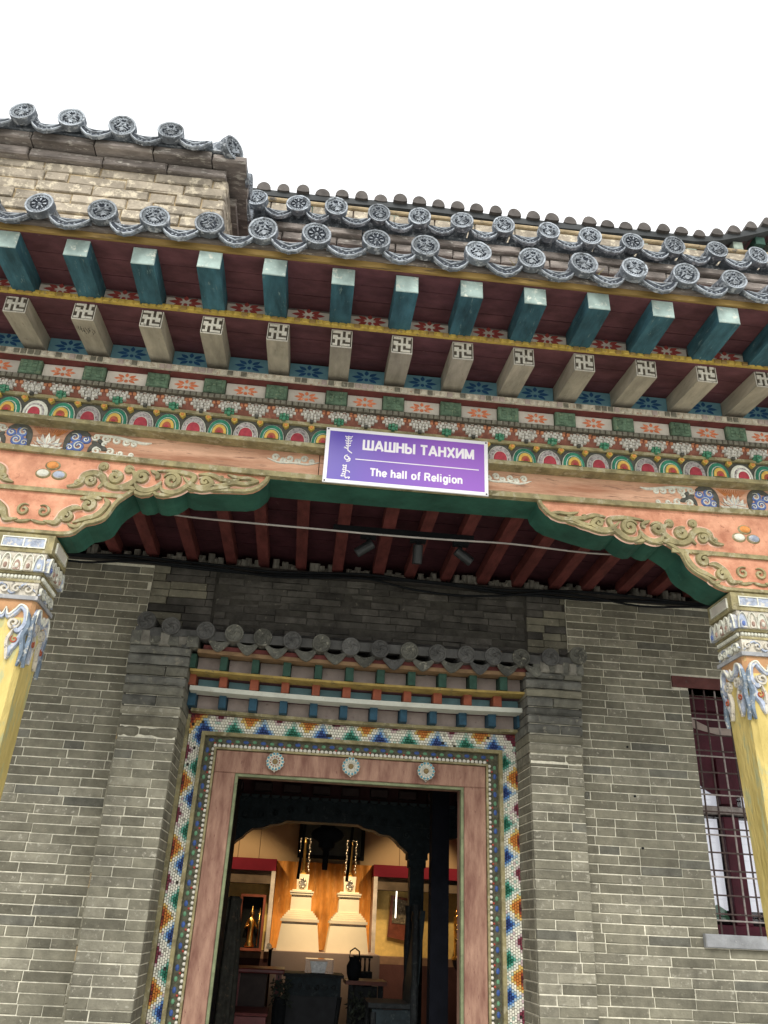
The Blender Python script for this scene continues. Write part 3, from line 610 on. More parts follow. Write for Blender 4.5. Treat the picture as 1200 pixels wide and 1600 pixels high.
def bracket(cx, side, outline, label):
    """side=+1: opening lies to the right of column (left column)"""
    t = thing('carved_bracket', label, 'bracket', (cx, -1.3, 3.09))
    rel = [(x + 1.36, z) for x, z in outline]   # distance from column centre, decreasing towards 0.145
    zb = rel[-1][1]
    half = [(u, z) for u, z in rel] # from tip (u~1.07) to the column
    right = [(cx + u, z) for u, z in half]; left = [(cx - u, z) for u, z in half]
    top = 3.512
    pts = [(cx - half[0][0], top)] + left + [(cx, zb)] + right[::-1] + [(cx + half[0][0], top)]
    mid = [(cx + (2 * k / 16 - 1) * half[0][0] * -1, top) for k in range(1, 16)]
    full = pts + mid
    full = [(x, z + (sagz(x, 3.51) if z >= top else 0)) for x, z in full]
    b = MB(); b.prism(full, -1.395, -1.21, green_m); b.build('bracket_timber', t)
    b = MB(); b.prism(full, -1.412, -1.3955, pink_m); b.build('face_board', t)
    # raised olive edge following the outline, and the divider between tiers
    b = MB()
    for sgn in (1, -1):
        e = [(cx + sgn * (u - (.004 if i < 4 else 0)), z + .009) for i, (u, z) in enumerate(half)]
        b.ribbon(e, .026, -1.412, -1.426, olive_m, False)
    b.ribbon([(cx + u, zb + .010) for u in (-.15, -.07, 0, .07, .15)], .026, -1.412, -1.4255, olive_m, False)
    b.build('edge_moulding', t)
    dz = 3.325 if side > 0 else 3.285
    b = MB(); b.box(cx - .40, cx + .40, -1.424, -1.4125, dz - .011, dz + .011, olive_m, 1); b.build('divider_moulding', t)
    lo = (dz - 3.325)
    def scr(name, elems):
        for sgn in (1, -1):
            b = MB()
            for ei, e in enumerate(elems):
                if e[0] == 's':
                    _, x, z, r, tn, a0, d, w = e; p = spiral(x, z, r, tn, a0, d)
                else: _, p, w = e; p = curve(p)
                p = [(cx + sgn * (q[0] + 1.36), q[1] + (lo * min(1, max(0, (q[0] + 1.36) * 3)) if name == 'upper' else lo * .5)) for q in p]
                b.ribbon(p, w * 2.5, -1.412, -1.4165 - ei * .00013, pinkpale_m); b.ribbon(p, w * 1.95, -1.412, -1.428 - ei * .00025, olive_m)
            b.build('scroll_carving', t)
    up = [('s', -1.087, 3.474, .020, 1.2, -.6, 1, .015), ('c', [(-1.235, 3.352), (-1.20, 3.362), (-1.175, 3.385), (-1.165, 3.42), (-1.125, 3.437), (-1.085, 3.425), (-1.07, 3.39), (-1.09, 3.358)], .022), ('s', -1.133, 3.395, .026, 1.3, .8, -1, .014),
          ('c', [(-1.10, 3.455), (-1.075, 3.42), (-1.06, 3.385), (-1.01, 3.368), (-.96, 3.385), (-.925, 3.42), (-.935, 3.455), (-.965, 3.47)], .020), ('s', -1.022, 3.425, .034, 1.5, 2.2, -1, .017), ('s', -.962, 3.47, .020, 1.2, 0, 1, .014),
          ('c', [(-.99, 3.36), (-.95, 3.372), (-.915, 3.365)], .016), ('s', -.895, 3.438, .035, 1.5, .4, 1, .017), ('c', [(-.925, 3.40), (-.90, 3.372), (-.862, 3.365), (-.82, 3.385), (-.80, 3.42)], .02),
          ('s', -.752, 3.432, .042, 1.6, 2.8, -1, .017), ('c', [(-.80, 3.40), (-.79, 3.375), (-.745, 3.365), (-.70, 3.385), (-.66, 3.43), (-.65, 3.465), (-.70, 3.478), (-.76, 3.482), (-.83, 3.475)], .018),
          ('c', [(-.70, 3.455), (-.655, 3.415), (-.60, 3.408), (-.56, 3.43), (-.585, 3.46), (-.625, 3.455)], .017), ('s', -.595, 3.440, .020, 1.1, .5, 1, .012),
          ('c', [(-.63, 3.475), (-.57, 3.48), (-.52, 3.462), (-.47, 3.455), (-.43, 3.465)], .016), ('c', [(-.56, 3.425), (-.50, 3.43), (-.455, 3.447), (-.40, 3.446), (-.355, 3.462), (-.335, 3.468)], .016), ('s', -1.19, 3.375, .012, 1, 0, 1, .010), ('c', [(-.86, 3.475), (-.82, 3.455), (-.83, 3.43)], .014), ('c', [(-.67, 3.40), (-.60, 3.392), (-.53, 3.41), (-.47, 3.42)], .013), ('s', -.515, 3.462, .014, 1, 1, 1, .011), ('c', [(-.49, 3.488), (-.44, 3.476), (-.39, 3.478), (-.34, 3.47)], .012)]
    if side < 0: pass
    scr('upper', up)
    low = [('s', -1.118, 3.265, .034, 1.3, 2.4, -1, .017), ('c', [(-1.30, 3.163), (-1.25, 3.158), (-1.235, 3.182), (-1.22, 3.215), (-1.175, 3.245), (-1.14, 3.24)], .02), ('s', -1.205, 3.195, .028, 1.3, 1.6, -1, .015), ('c', [(-1.17, 3.165), (-1.12, 3.19), (-1.075, 3.21), (-1.045, 3.245), (-1.03, 3.285), (-1.05, 3.305)], .018), ('c', [(-1.16, 3.292), (-1.11, 3.305), (-1.06, 3.30)], .014), ('c', [(-1.19, 3.155), (-1.15, 3.145), (-1.13, 3.165)], .013)]
    scr('lower', low)
    b = MB()
    for k in (-1, 1):
        b.ribbon([(cx + k * p[0], p[1] + lo * .5) for p in curve([(.10, 3.168), (.05, 3.155), (0, 3.165)])], .02, -1.412, -1.422, olive_m)
        b.ribbon([(cx + k * p[0], p[1] + lo * .5) for p in spiral(.045, 3.215, .032, 1.3, 2.2, -1)], .016, -1.412, -1.422, olive_m)
    b.build('scroll_carving', t)
    # three painted jewels
    for nm, x, z, mt in (('yellow_jewel', .035, 3.462, orangep_m), ('white_jewel', -.002, 3.415, pw_m), ('blue_jewel', .074, 3.413, lav_m)):
        x = x if side > 0 else x - .03; z += lo * .6; b = MB(); b.dome(cx + x, -1.412, z, .037, .027, .010, olive_m, 16, 3); b.dome(cx + x, -1.415, z, .030, .021, .013, mt, 16, 3); b.build(nm, t, smooth=False)
bracket(-1.36, 1, OL, 'carved salmon and olive scroll bracket over the left column, with three painted jewels')
bracket(2.138, -1, ORr, 'carved salmon and olive scroll bracket over the right column, cut by the frame edge')

# ---------------------------------------------------------------- columns
def column(cx, ztop, label):
    t = thing('porch_column', label, 'column', (cx, -1.30, .15))
    yf, d = -1.425, .245; yc = yf + d / 2; dz = ztop - 3.09
    b = MB(); b.box(cx - .133, cx + .133, yf, yf + d, 3.0 + dz, 3.089 + dz, olive_m); b.build('capital_block', t)
    b = MB(); b.chbox(cx - .093, cx + .093, yf - .002, yf + .002, 3.022 + dz, 3.068 + dz, .001, lav_m)
    w = .005
    for x0, x1, z0, z1 in ((-.098, .098, 3.066, 3.071), (-.098, .098, 3.019, 3.024), (-.098, -.093, 3.024, 3.066), (.093, .098, 3.024, 3.066), (-.003, .003, 3.024, 3.066)): b.box(cx + x0, cx + x1, yf - .006, yf - .0021, z0 + dz, z1 + dz, pw_m)
    b.build('painted_panel', t)
    for sx in (-1, 1):
        b = MB(); X = cx + sx * .133; b.fn = lambda u, v, h, X=X, sx=sx: (X + sx * (v * -1), yc + u, h)
        b.box(-.08, .08, -.004, .001, 3.022 + dz, 3.068 + dz, panelw_m if sx else 0)
        for x0, x1, z0, z1 in ((-.085, .085, 3.066, 3.071), (-.085, .085, 3.019, 3.024), (-.085, -.08, 3.024, 3.066), (.08, .085, 3.024, 3.066)): b.box(x0, x1, -.008, .0, z0 + dz, z1 + dz, pw_m)
        b.build('painted_panel', t)
    # necking core
    b = MB()
    for hw, z0, z1, mt in ((.112, 2.905, 3.0, wmould_m), (.118, 2.893, 2.907, olive_m), (.106, 2.868, 2.893, wmould_m), (.113, 2.857, 2.868, olive_m), (.108, 2.79, 2.857, wmould_m), (.122, 2.772, 2.79, stone_m)):
        b.box(cx - hw, cx + hw, yc - hw - .004, yc + hw + .004, z0 + dz, z1 + dz, mt)
    b.build('capital_core', t)
    # petals, pearls and scrolls on the faces seen
    for face in range(3):
        a = (0, PI / 2, -PI / 2)[face]; rot = Matrix.Rotation(a, 3, 'Z')
        def fn(u, v, h): p = rot @ Vector((u, v, h)); return (cx + p.x, yc + p.y, p.z)
        def ob(name, f, sm=False):
            b = MB(); b.fn = fn; f(b); return b.build(name, t, smooth=sm)
        def pet(b):
            for k, xx in enumerate((-.098, -.05, 0, .05, .098)):
                z = 2.905 + dz; w = .024 if k % 2 == 0 else .022
                pts = [(xx + w * math.cos(PI * q / 8), z + .078 * math.sin(PI * q / 8) ** .8) for q in range(9)]
                b.prism(pts, -.134, -.115, (lav_m, wmould_m, pw_m, wmould_m, lav_m)[k]); b.prism([(xx + (p[0] - xx) * .62, z + (p[1] - z) * .62) for p in pts], -.141, -.134, (lav_m, wmould_m, umber_m, wmould_m, lav_m)[k]); b.dome(xx, -.141, z + .02, .009, .014, .008, (blue_m, umber_m, pw_m, umber_m, pw_m)[k], 8, 2)
                b.ribbon([(p[0], p[1]) for p in pts], .006, -.134, -.142, pw_m, False)
        ob('lotus_ring', pet)
        ob('pearl_row', lambda b: [b.dome(xx * .0165, -.111, 2.8805 + dz, .0085, .0115, .012, pw_m, 8, 3) for xx in range(-6, 7)])
        def sc(b):
            for xx, r, a0, d_ in ((-.085, .018, 0, 1), (-.035, .022, 2, -1), (.018, .021, 0, 1), (.07, .024, 3, -1)): b.ribbon(spiral(xx, 2.822 + dz, r, 1.3, a0, d_), .013, -.112, -.124, pw_m if face else wmould_m)
            b.ribbon(curve([(-.105, 2.80 + dz), (-.05, 2.845 + dz), (0, 2.80 + dz), (.05, 2.845 + dz), (.105, 2.81 + dz)]), .012, -.112, -.121, lav_m)
        ob('scroll_band', sc)
        def hang(b):
            # white-blue cloud scroll framing the orange neck, its tails hanging down the shaft
            Z = 2.772 + dz; y0, y1 = -.1135, -.128
            for s_2 in (1, -1):
                f = lambda p: [(s_2 * q[0], Z + q[1]) for q in p]
                b.ribbon(f(curve([(0, -.045), (.012, -.085), (.04, -.06), (.06, -.035), (.085, -.055), (.092, -.11), (.07, -.145), (.05, -.12), (.062, -.10)])), .027, y0, y1, lav_m)
                b.ribbon(f(curve([(0, -.038), (.014, -.074), (.04, -.05), (.06, -.026), (.09, -.045), (.10, -.10)])), .010, y1 + .004, y1 - .004, pw_m)
                b.ribbon(f(spiral(.045, -.11, .028, 1.5, .5, -1)), .017, y0, y1 - .002, wmould_m)
                b.ribbon(f(curve([(.10, -.06), (.108, -.12), (.095, -.17), (.108, -.24), (.100, -.30)])), .026, y0, y1 - .0007, slateb_m)
                b.ribbon(f(curve([(.092, -.14), (.078, -.19), (.055, -.23), (.05, -.27)])), .030, y0, y1 + .0007, lav_m)
                b.ribbon(f(curve([(.05, -.14), (.035, -.19), (.045, -.24), (.05, -.275)])), .020, y0, y1 - .0014, wmould_m)
                b.ribbon(f(spiral(.066, -.185, .017, 1.2, 2, 1)), .008, y1, y1 - .004, pb_m)
        ob('cloud_scroll', hang)
    # shaft: square with soft chamfers, slightly wider downwards; orange neck and yellow plaster
    def sect(hw, z, c=.016): return [(cx - hw + c, yc - hw, z), (cx + hw - c, yc - hw, z), (cx + hw, yc - hw + c, z), (cx + hw, yc + hw - c, z), (cx + hw - c, yc + hw, z), (cx - hw + c, yc + hw, z), (cx - hw, yc + hw - c, z), (cx - hw, yc - hw + c, z)]
    b = MB(); b.rings([sect(.114, 2.69 + dz), sect(.114, 2.7725 + dz)], oranget_m, True, True); b.build('shaft_neck', t)
    b = MB(); zs = [.32] + [.32 + (2.37 + dz) * k / 24 for k in range(1, 25)]; rs = []
    for z in zs:
        hw = max(.095, .1135 - .015 * (2.69 + dz - z)); s0 = sect(hw, z, .02); rs.append([(x + random.uniform(-.0012, .0012), y + random.uniform(-.0012, .0012), zz) for x, y, zz in s0])
    b.rings(rs, colyel_m, True, True); b.build('shaft', t)
    b = MB(); b.box(cx - .2, cx + .2, yc - .2, yc + .2, .15, .32, stone_m); b.build('base_stone', t)
column(-1.36, 3.09, 'yellow plastered column with white carved capital at the left picture edge')
column(2.138, 3.083, 'yellow plastered column with white carved capital in front of the barred window')

# ---------------------------------------------------------------- porch ceiling
ceil = thing('porch_ceiling', 'dark maroon board ceiling of the porch with red rafters running to the wall', 'ceiling', (.4, -.6, 3.6))
for i in range(-8, 15):
    x = -.833 + .239 * i + random.uniform(-.012, .012); w = random.uniform(.062, .074) / 2; sk = random.uniform(-.015, .015)
    b = MB(); z0 = 3.602 + sagz(x, 3.6); b.hexa([(x - w, -1.21, z0), (x + w, -1.21, z0), (x + w, -1.21, z0 + .075), (x - w, -1.21, z0 + .075)], [(x - w + sk, .012, z0), (x + w + sk, .012, z0), (x + w + sk, .012, z0 + .075), (x - w + sk, .012, z0 + .075)], ceilred_m); b.build('ceiling_rafter', ceil)
y = -1.2
while y < .25:
    w = random.uniform(.10, .16); b = MB(); b.box(-3, 3.5, y, y + w - .005, 3.684 + random.uniform(0, .004), 3.70, ceilbd_m); b.build('ceiling_board', ceil); y += w
for i in range(-8, 15):
    xa = -.833 + .239 * i + .045; b = MB(); n = 5
    for k in range(n):
        x0 = xa + .15 * k / n; b.chbox(x0, x0 + .15 / n + .01, -.002 - random.uniform(0, .03), .1, 3.57, 3.615 + random.uniform(0, .05), .012, plast_m, .008)
    b.build('plaster_fill', ceil)
b = MB(); b.box(-3.3, 4.1, -.035, .012, 3.555, 3.585, M('dark_wall_plate', (.05, .045, .04), .8, .3, 8), 1); tag(b.build('wall_plate'), 'thin dark timber running along the top of the brick wall under the rafters', 'timber')
# bundle of dark cables sagging along the wall top
for q, (off, r) in enumerate(((0, .010), (.018, .008), (-.017, .007))):
    pts = curve([(x, -.05 - .012 * q, 3.548 + off + .016 * math.sin(x * (3.1 + q)) + (-.03 if .5 < x < 1.4 and q == 2 else 0) + random.uniform(-.008, .008)) for x in [-3 + .3 * k for k in range(24)]])
    b = MB(); b.tube(pts, r, blackm, 6); tag(b.build('wall_cable', smooth=True), ('thick black cable running straight along the top of the facade wall', 'thin black cable running above the thick one along the wall top', 'thin black cable sagging lowest below the rafters on the right')[q], 'cable')
# white cable across the opening
b = MB(); b.tube(curve([(-1.35, -1.19, 3.44), (-.95, -1.17, 3.395), (-.708, -1.15, 3.375), (-.348, -1.15, 3.368), (-.05, -1.15, 3.366), (.315, -1.15, 3.363), (.64, -1.15, 3.366), (.994, -1.15, 3.373), (1.512, -1.15, 3.36), (1.9, -1.17, 3.42), (2.1, -1.19, 3.44)]), .0052, cablew_m, 8)
tag(b.build('hanging_cable', smooth=True), 'dirty white cable strung across the porch opening behind the lintel', 'cable')
# track light
tl = thing('track_light', 'black ceiling track with three small cylinder spotlights hanging over the door', 'light', (.45, -.72, 3.6))
b = MB(); b.box(.055, .875, -.738, -.702, 3.568, 3.60, blackm); b.build('rail', tl)
for x, dx, dy in ((.26, -.075, -.05), (.55, .0, -.09), (.80, .08, -.05)):
    b = MB(); b.box(x - .045, x + .045, -.745, -.695, 3.538, 3.567, blackm); b.tube([(x, -.72, 3.54), (x, -.72, 3.50)], .010, blackm, 8); h = b.build('adapter', tl)
    p = Vector((x, -.72, 3.485)); d = Vector((dx, -dy * .3, -.05)).normalized() if dx else Vector((0, .35, -1)).normalized()
    b = MB(); b.tube([p - d * .035, p - d * .03, p + d * .075, p + d * .078], [.024, .029, .029, .024], M('black_gloss_metal', (.02, .024, .026), .35, .2, 20, spec=.5, bump=0), 14); b.build('spotlight_head', tl)

# ---------------------------------------------------------------- sign
sg = thing('hall_sign', 'purple bilingual sign with white border and screws, reading The hall of Religion', 'sign', (.383, -1.5, 3.457))
sy = -1.50
b = MB(); b.chbox(-.027, .793, sy, sy + .008, 3.457, 3.770, .0015, signw_m); b.build('sign_board', sg)
pm = bpy.data.materials.new('purple_print'); pm.use_nodes = True; n = pm.node_tree; bs = n.nodes['Principled BSDF']; bs.inputs['Roughness'].default_value = .3; bs.inputs['Specular IOR Level'].default_value = .6
tcn = n.nodes.new('ShaderNodeTexCoord'); sx = n.nodes.new('ShaderNodeSeparateXYZ'); n.links.new(tcn.outputs['Generated'], sx.inputs[0]); rp = n.nodes.new('ShaderNodeValToRGB')
rp.color_ramp.elements[0].position = .10; rp.color_ramp.elements[0].color = (.075, .035, .40, 1); rp.color_ramp.elements[1].position = .75; rp.color_ramp.elements[1].color = (.27, .085, .50, 1)
n.links.new(sx.outputs[0], rp.inputs[0]); n.links.new(rp.outputs[0], bs.inputs['Base Color'])
b = MB(); b.chbox(-.008, .774, sy - .0006, sy, 3.476, 3.751, .0003, pm); b.build('purple_field', sg)
GL = {  # heavy sans glyphs on a 0..1 cap height: (width, strokes)
 'Ш': (1.05, [[(.08, 1), (.08, 0)], [(.525, 1), (.525, 0)], [(.97, 1), (.97, 0)], [(0, .08), (1.05, .08)]]),
 'А': (.86, [[(.06, 0), (.43, 1)], [(.80, 0), (.43, 1)], [(.18, .30), (.68, .30)]]),
 'Н': (.74, [[(.08, 1), (.08, 0)], [(.66, 1), (.66, 0)], [(.08, .54), (.66, .54)]]),
 'Ы': (.98, [[(.08, 1), (.08, 0)], ('c', [(.08, .56), (.36, .56), (.53, .50), (.58, .33), (.53, .13), (.36, .075), (.08, .075)]), [(.90, 1), (.90, 0)]]),
 'Т': (.70, [[(0, .92), (.70, .92)], [(.35, .92), (.35, 0)]]),
 'Х': (.78, [[(.07, 0), (.71, 1)], [(.07, 1), (.71, 0)]]),
 'И': (.76, [[(.08, 1), (.08, 0)], [(.68, 1), (.68, 0)], [(.10, .10), (.66, .90)]]),
 'М': (.90, [[(.08, 1), (.08, 0)], [(.82, 1), (.82, 0)], [(.10, .96), (.45, .06)], [(.80, .96), (.45, .06)]]),
 'T': (.70, [[(0, .92), (.70, .92)], [(.35, .92), (.35, 0)]]),
 'h': (.62, [[(.08, 1), (.08, 0)], ('c', [(.08, .46), (.20, .62), (.38, .66), (.50, .56), (.52, .42)]), [(.52, .45), (.52, 0)]]),
 'e': (.62, [('c', [(.10, .36), (.54, .37), (.50, .56), (.32, .66), (.12, .54), (.08, .34), (.14, .14), (.32, .06), (.54, .17)])]),
 'a': (.62, [('c', [(.08, .50), (.18, .63), (.34, .66), (.48, .58), (.50, .44)]), [(.50, .48), (.50, 0)], ('c', [(.50, .40), (.24, .35), (.10, .26), (.10, .13), (.24, .06), (.42, .12), (.50, .24)])]),
 'l': (.26, [[(.09, 1), (.09, 0)]]),
 'o': (.66, [('c', [(.33, .665), (.14, .58), (.08, .36), (.14, .14), (.33, .055), (.52, .14), (.58, .36), (.52, .58), (.33, .665)])]),
 'f': (.40, [('c', [(.40, .93), (.26, .95), (.18, .84), (.18, .70)]), [(.18, .76), (.18, 0)], [(.02, .645), (.38, .645)]]),
 'R': (.80, [[(.08, 1), (.08, 0)], ('c', [(.08, .925), (.42, .925), (.62, .88), (.66, .73), (.60, .56), (.42, .50), (.08, .50)]), [(.40, .50), (.52, .36), (.70, 0)]]),
 'i': (.26, [[(.09, .73), (.09, 0)], [(.09, 1), (.09, .87)]]),
 'g': (.66, [('c', [(.52, .50), (.36, .66), (.18, .62), (.08, .38), (.16, .12), (.34, .06), (.52, .2)]), ('c', [(.55, .72), (.55, .0), (.50, -.16), (.32, -.22), (.10, -.12)])]),
 'n': (.62, [[(.08, .73), (.08, 0)], ('c', [(.08, .46), (.20, .62), (.38, .66), (.50, .56), (.52, .42)]), [(.52, .45), (.52, 0)]]),
 ' ': (.30, [])}
def text(s, x0, x1, z0, h, wd):
    tot = sum(GL[c][0] + .13 for c in s) - .13; k = (x1 - x0) / tot; x = x0
    for c in s:
        w, sts = GL[c]
        if sts:
            b = MB(); dep = 0
            for q in sts:
                p = curve(q[1], 4) if q[0] == 'c' else q
                b.ribbon([(x + u * k, z0 + v * h) for u, v in p], wd * h, sy - .0006, sy - .0014 - dep, ink_m, False); dep += .00006
            b.v = [(a, y if y > sy - .001 else y, z) for a, y, z in b.v]; b.build('letter', sg)
        x += (w + .13) * k
text('ШАШНЫ ТАНХИМ', .160, .720, 3.656, .058, .21)
text('The hall of Religion', .203, .662, 3.511, .044, .21)
b = MB(); b.box(.126, .745, sy - .0013, sy - .0008, 3.5955, 3.6005, ink_m); b.build('dividing_line', sg)
# vertical Mongolian script, drawn as strokes down a spine
b = MB()
def st(pts, w): b.ribbon([(x, z) for x, z in curve(pts)], w, sy - .0008, sy - .0014, ink_m, False)
X = .086
st([(X, 3.728), (X, 3.655), (X + .004, 3.643), (X + .022, 3.630)], .006)
for z, l in ((3.724, .020), (3.713, .014), (3.700, .018), (3.686, .013), (3.672, .012)): st([(X, z), (X - l * .6, z - .003), (X - l * .8, z + .003)], .005); st([(X, z), (X + l * .7, z - .001), (X + l, z + .004)], .005)
st([(X - .012, 3.655), (X - .018, 3.662), (X, 3.652)], .006)
st(spiral(X, 3.602, .015, 1.1, 1.5, 1, rend=.4), .006); st([(X + .014, 3.602), (X + .012, 3.586), (X - .004, 3.582)], .006)
st([(X - .002, 3.562), (X - .004, 3.52), (X - .006, 3.498), (X + .002, 3.486)], .006)
for z, l in ((3.558, .015), (3.547, .012), (3.536, .015), (3.524, .012), (3.512, .016), (3.500, .02)): st([(X - .003, z), (X - .003 - l, z - .004), (X - .001 - l, z + .003)], .005)
st([(X, 3.53), (X + .014, 3.526), (X + .016, 3.518)], .005); st([(X, 3.490), (X + .018, 3.494), (X + .012, 3.484)], .005)
b.build('mongolian_script', sg)
for x in (-.017, .783):
    for z in (3.466, 3.761): b = MB(); b.dome(x, sy, z, .005, .005, .003, screw_m, 10, 2); b.build('screw', sg)

# ---------------------------------------------------------------- door canopy
can = thing('door_canopy', 'small tiled canopy over the door with rows of coloured block ends', 'canopy', (.32, -.05, 2.7))
def cs(x): return .020 * ((x - .33) / 1.2) ** 2 - .006
def cdrow(n, xa, xb): return [xa + (xb - xa) * i / (n - 1) for i in range(n)]
def cbeam(name, y0, y1, z0, z1, mat, xa=-.742, xb=1.395):
    b = MB(); nx = 14
    b.box(xa, xb, y0, y1, z0, z1, mat, nx); b.v = [(x, y, z + cs(x)) for x, y, z in b.v]; b.build(name, can)
def crow(xs, y, z0, z1, bm, pmn, w, prot, nm):
    for i, x in enumerate(xs):
        b = MB(); dz = cs(x); ww = w * random.uniform(.92, 1.08)
        b.chbox(x - ww / 2, x + ww / 2, y - prot, y + .12, z0 + .001 + dz, z1 + dz, .003, bm, .001); b.build('block_end', can)
        if i < len(xs) - 1:
            x2 = xs[i + 1]; dz = cs((x + x2) / 2); b = MB(); b.chbox(x + w / 2 + .002, x2 - w / 2 - .002, y + .055, y + .075, z0 - .005 + dz, z1 + .01 + dz, .002, pmn); b.build('panel', can)
    cbeam('backing_board', y + .077, y + .15, z0 - .02, z1 + .02, maroon_m)
crow(cdrow(12, -.722, 1.38), -.045, 2.870, 2.958, blkgrn_m, panelp_m, .046, .05, 'a')
crow(cdrow(12, -.716, 1.355), .035, 2.787, 2.868, blkred_m, ltblue_m, .050, .05, 'b')
crow(cdrow(12, -.712, 1.335), .115, 2.682, 2.768, blkblu_m, panelp_m, .046, .05, 'c')
cbeam('wood_strip', -.135, -.04, 2.955, 2.978, M('brown_wood_strip', (.27, .17, .09), .7, .3, 12), -.69, 1.36)
cbeam('yellow_strip', -.095, .03, 2.852, 2.866, M('dull_yellow_strip', (.40, .29, .09), .75, .3, 12, (.2, .16, .08), .15, 20), -.725, 1.385)
cbeam('white_strip', -.012, .10, 2.757, 2.785, white2_m, -.722, 1.352)
cbeam('olive_strip', .128, .25, 2.664, 2.682, olive_m, -.715, 1.336)
cbeam('maroon_board', -.12, -.02, 2.975, 3.01, darkred_m, -.66, 1.33)
XD = [-1.011, -.862, -.654, -.482, -.309, -.13, .046, .226, .404, .586, .761, .941, 1.11, 1.283, 1.467, 1.647]
ZD = [3.125, 3.102, 3.088, 3.084, 3.073, 3.066, 3.063, 3.057, 3.052, 3.055, 3.056, 3.061, 3.062, 3.066, 3.080, 3.105]
def smalldisk():
    b = MB(); R = .056; n = 24
    b.rings([[(R * f * math.cos(2 * PI * k / n), y, R * f * math.sin(2 * PI * k / n)) for k in range(n)] for f, y in ((.92, .20), (1, .02), (1.0, -.004), (.97, -.009), (.86, -.009), (.8, -.002))], tiledk_m, True, False)
    rs = []
    for r in (.8, .6, .4, .2, .06): rs.append([(R * r * math.cos(2 * PI * k / n), -.002 - (.006 * max(0, math.sin(5 * 2 * PI * k / n + r * 9)) * (r < .7)) - .004 * (r < .3), R * r * math.sin(2 * PI * k / n)) for k in range(n)])
    b.rings(rs, tiledk_m, False, True); return mk('canopy_tile', b)
CT = [smalldisk()]; c2 = CT[0].copy(); c2.materials.clear(); c2.materials.append(tilegr_m); CT.append(c2)
def smalldrip(mt):
    b = MB(); w = .068; n = 12; up = []; lo = []
    for i in range(n + 1):
        t = -1 + 2 * i / n; up.append((w * t, .036 - .036 * (1 - t * t) + .022 * abs(t) ** 6)); lo.append((w * t * .97, .018 - .080 * (1 - abs(t) ** 1.6)))
    b.prism(lo + up[::-1], -.006, .008, mt); b.ribbon([(p[0] * .9, p[1] + .008) for p in lo], .007, -.005, -.010, mt, False)
    for q in (-.018, 0, .018): b.dome(q, -.005, -.018 + abs(q) * .5, .008, .007, .005, mt, 6, 2)
    rs = [[(p[0], y, p[1]) for p in up] + [(p[0], y, p[1] - .01) for p in up[::-1]] for y in (.008, .18)]
    b.rings([q[::-1] for q in rs], mt, True, True); return mk('drip_tile', b)
CDr = [smalldrip(tiledk_m), smalldrip(tilegr_m)]
for i, (x, z) in enumerate(zip(XD, ZD)):
    place(random.choice(CT), 'canopy_tile', can, (x, -.175 + random.uniform(-.008, .008), z), rot=(random.uniform(-.1, .05), random.uniform(-3, 3), random.uniform(-.06, .06)))
    if i < 15:
        xm = (x + XD[i + 1]) / 2; place(random.choice([CDr[1], CDr[1], CDr[0]]), 'drip_tile', can, (xm, -.155, (z + ZD[i + 1]) / 2 - .058), rot=(random.uniform(-.2, -.05), random.uniform(-.08, .08), random.uniform(-.08, .08)), scale=((XD[i + 1] - x) / .155, 1, 1))
b = MB(); b.hexa([(-1.07, -.165, 3.035), (1.65, -.165, 3.035), (1.65, -.165, 3.09), (-1.07, -.165, 3.09)], [(-1.07, .0, 3.06), (1.65, .0, 3.06), (1.65, .0, 3.16), (-1.07, .0, 3.16)], tiledk_m); b.build('tile_bed', can)
for xa, xb in ((-1.09, -.70), (1.36, 1.67)):
    b = MB()
    for k in range(7):
        x0 = xa + (xb - xa) * k / 7; b.chbox(x0, x0 + (xb - xa) / 7 + .012, -.17 - random.uniform(-.01, .015), 0, 2.985 + random.uniform(-.005, .005), 3.045 + random.uniform(0, .03), .012, plast_m if k % 2 else tilegr_m, .008)
    b.build('mortar_pad', can)

# ---------------------------------------------------------------- doorway surround
dr = thing('doorway_frame', 'open doorway surround with zigzag mosaic border, white studs and dusty rose jambs', 'doorway', (.3, .2, .15))
ym = .20
b = MB()
for args in ((-.745, -.64, ym + .012, ym + .2, .15, 2.69), (1.24, 1.36, ym + .012, ym + .2, .15, 2.69), (-.64, 1.24, ym + .012, ym + .2, 2.56, 2.69)): b.box(*args, mortardk_m)
b.build('mosaic_ground', dr)
T_ = .0165
def mcol(s, r, P=22.):
    """s along the border in tiles, r 0 outer .. 6 inner"""
    s = s % P
    def dd(c): d = abs(s - c); return min(d, P - d)
    o = dd(0) + r * .85
    if o < .9: return 'k'
    if o < 2.1: return 'r' if r == 0 else 'o'
    if o < 3.3: return 'o'
    if o < 4.4: return 'y'
    m_ = dd(P / 2) + r
    if m_ < 2.1: return 'm'
    if m_ < 3.2: return 'p'
    for c, (a, e, f) in ((P * .25, 'nbc'), (P * .75, 'ghi')):
        q = dd(c) + (6 - r) * .75
        if q < 1.9: return a
        if q < 3.0: return e
        if q < 4.0: return f
    return 'w'
def tile_at(b, x, z, w, h, k):
    if random.random() < .008: return
    if k == 'w' and random.random() < .12: k = random.choice('pid')
    g_ = .0012; e = random.uniform(-.0006, .0006); b.chbox(x - w / 2 + g_, x + w / 2 - g_, ym - .002 + e * 2, ym + .012, z - h / 2 + g_, z + h / 2 - g_, .0018, mosm[k], .0003)
rows = 7; bw = .118 / rows
b = MB()
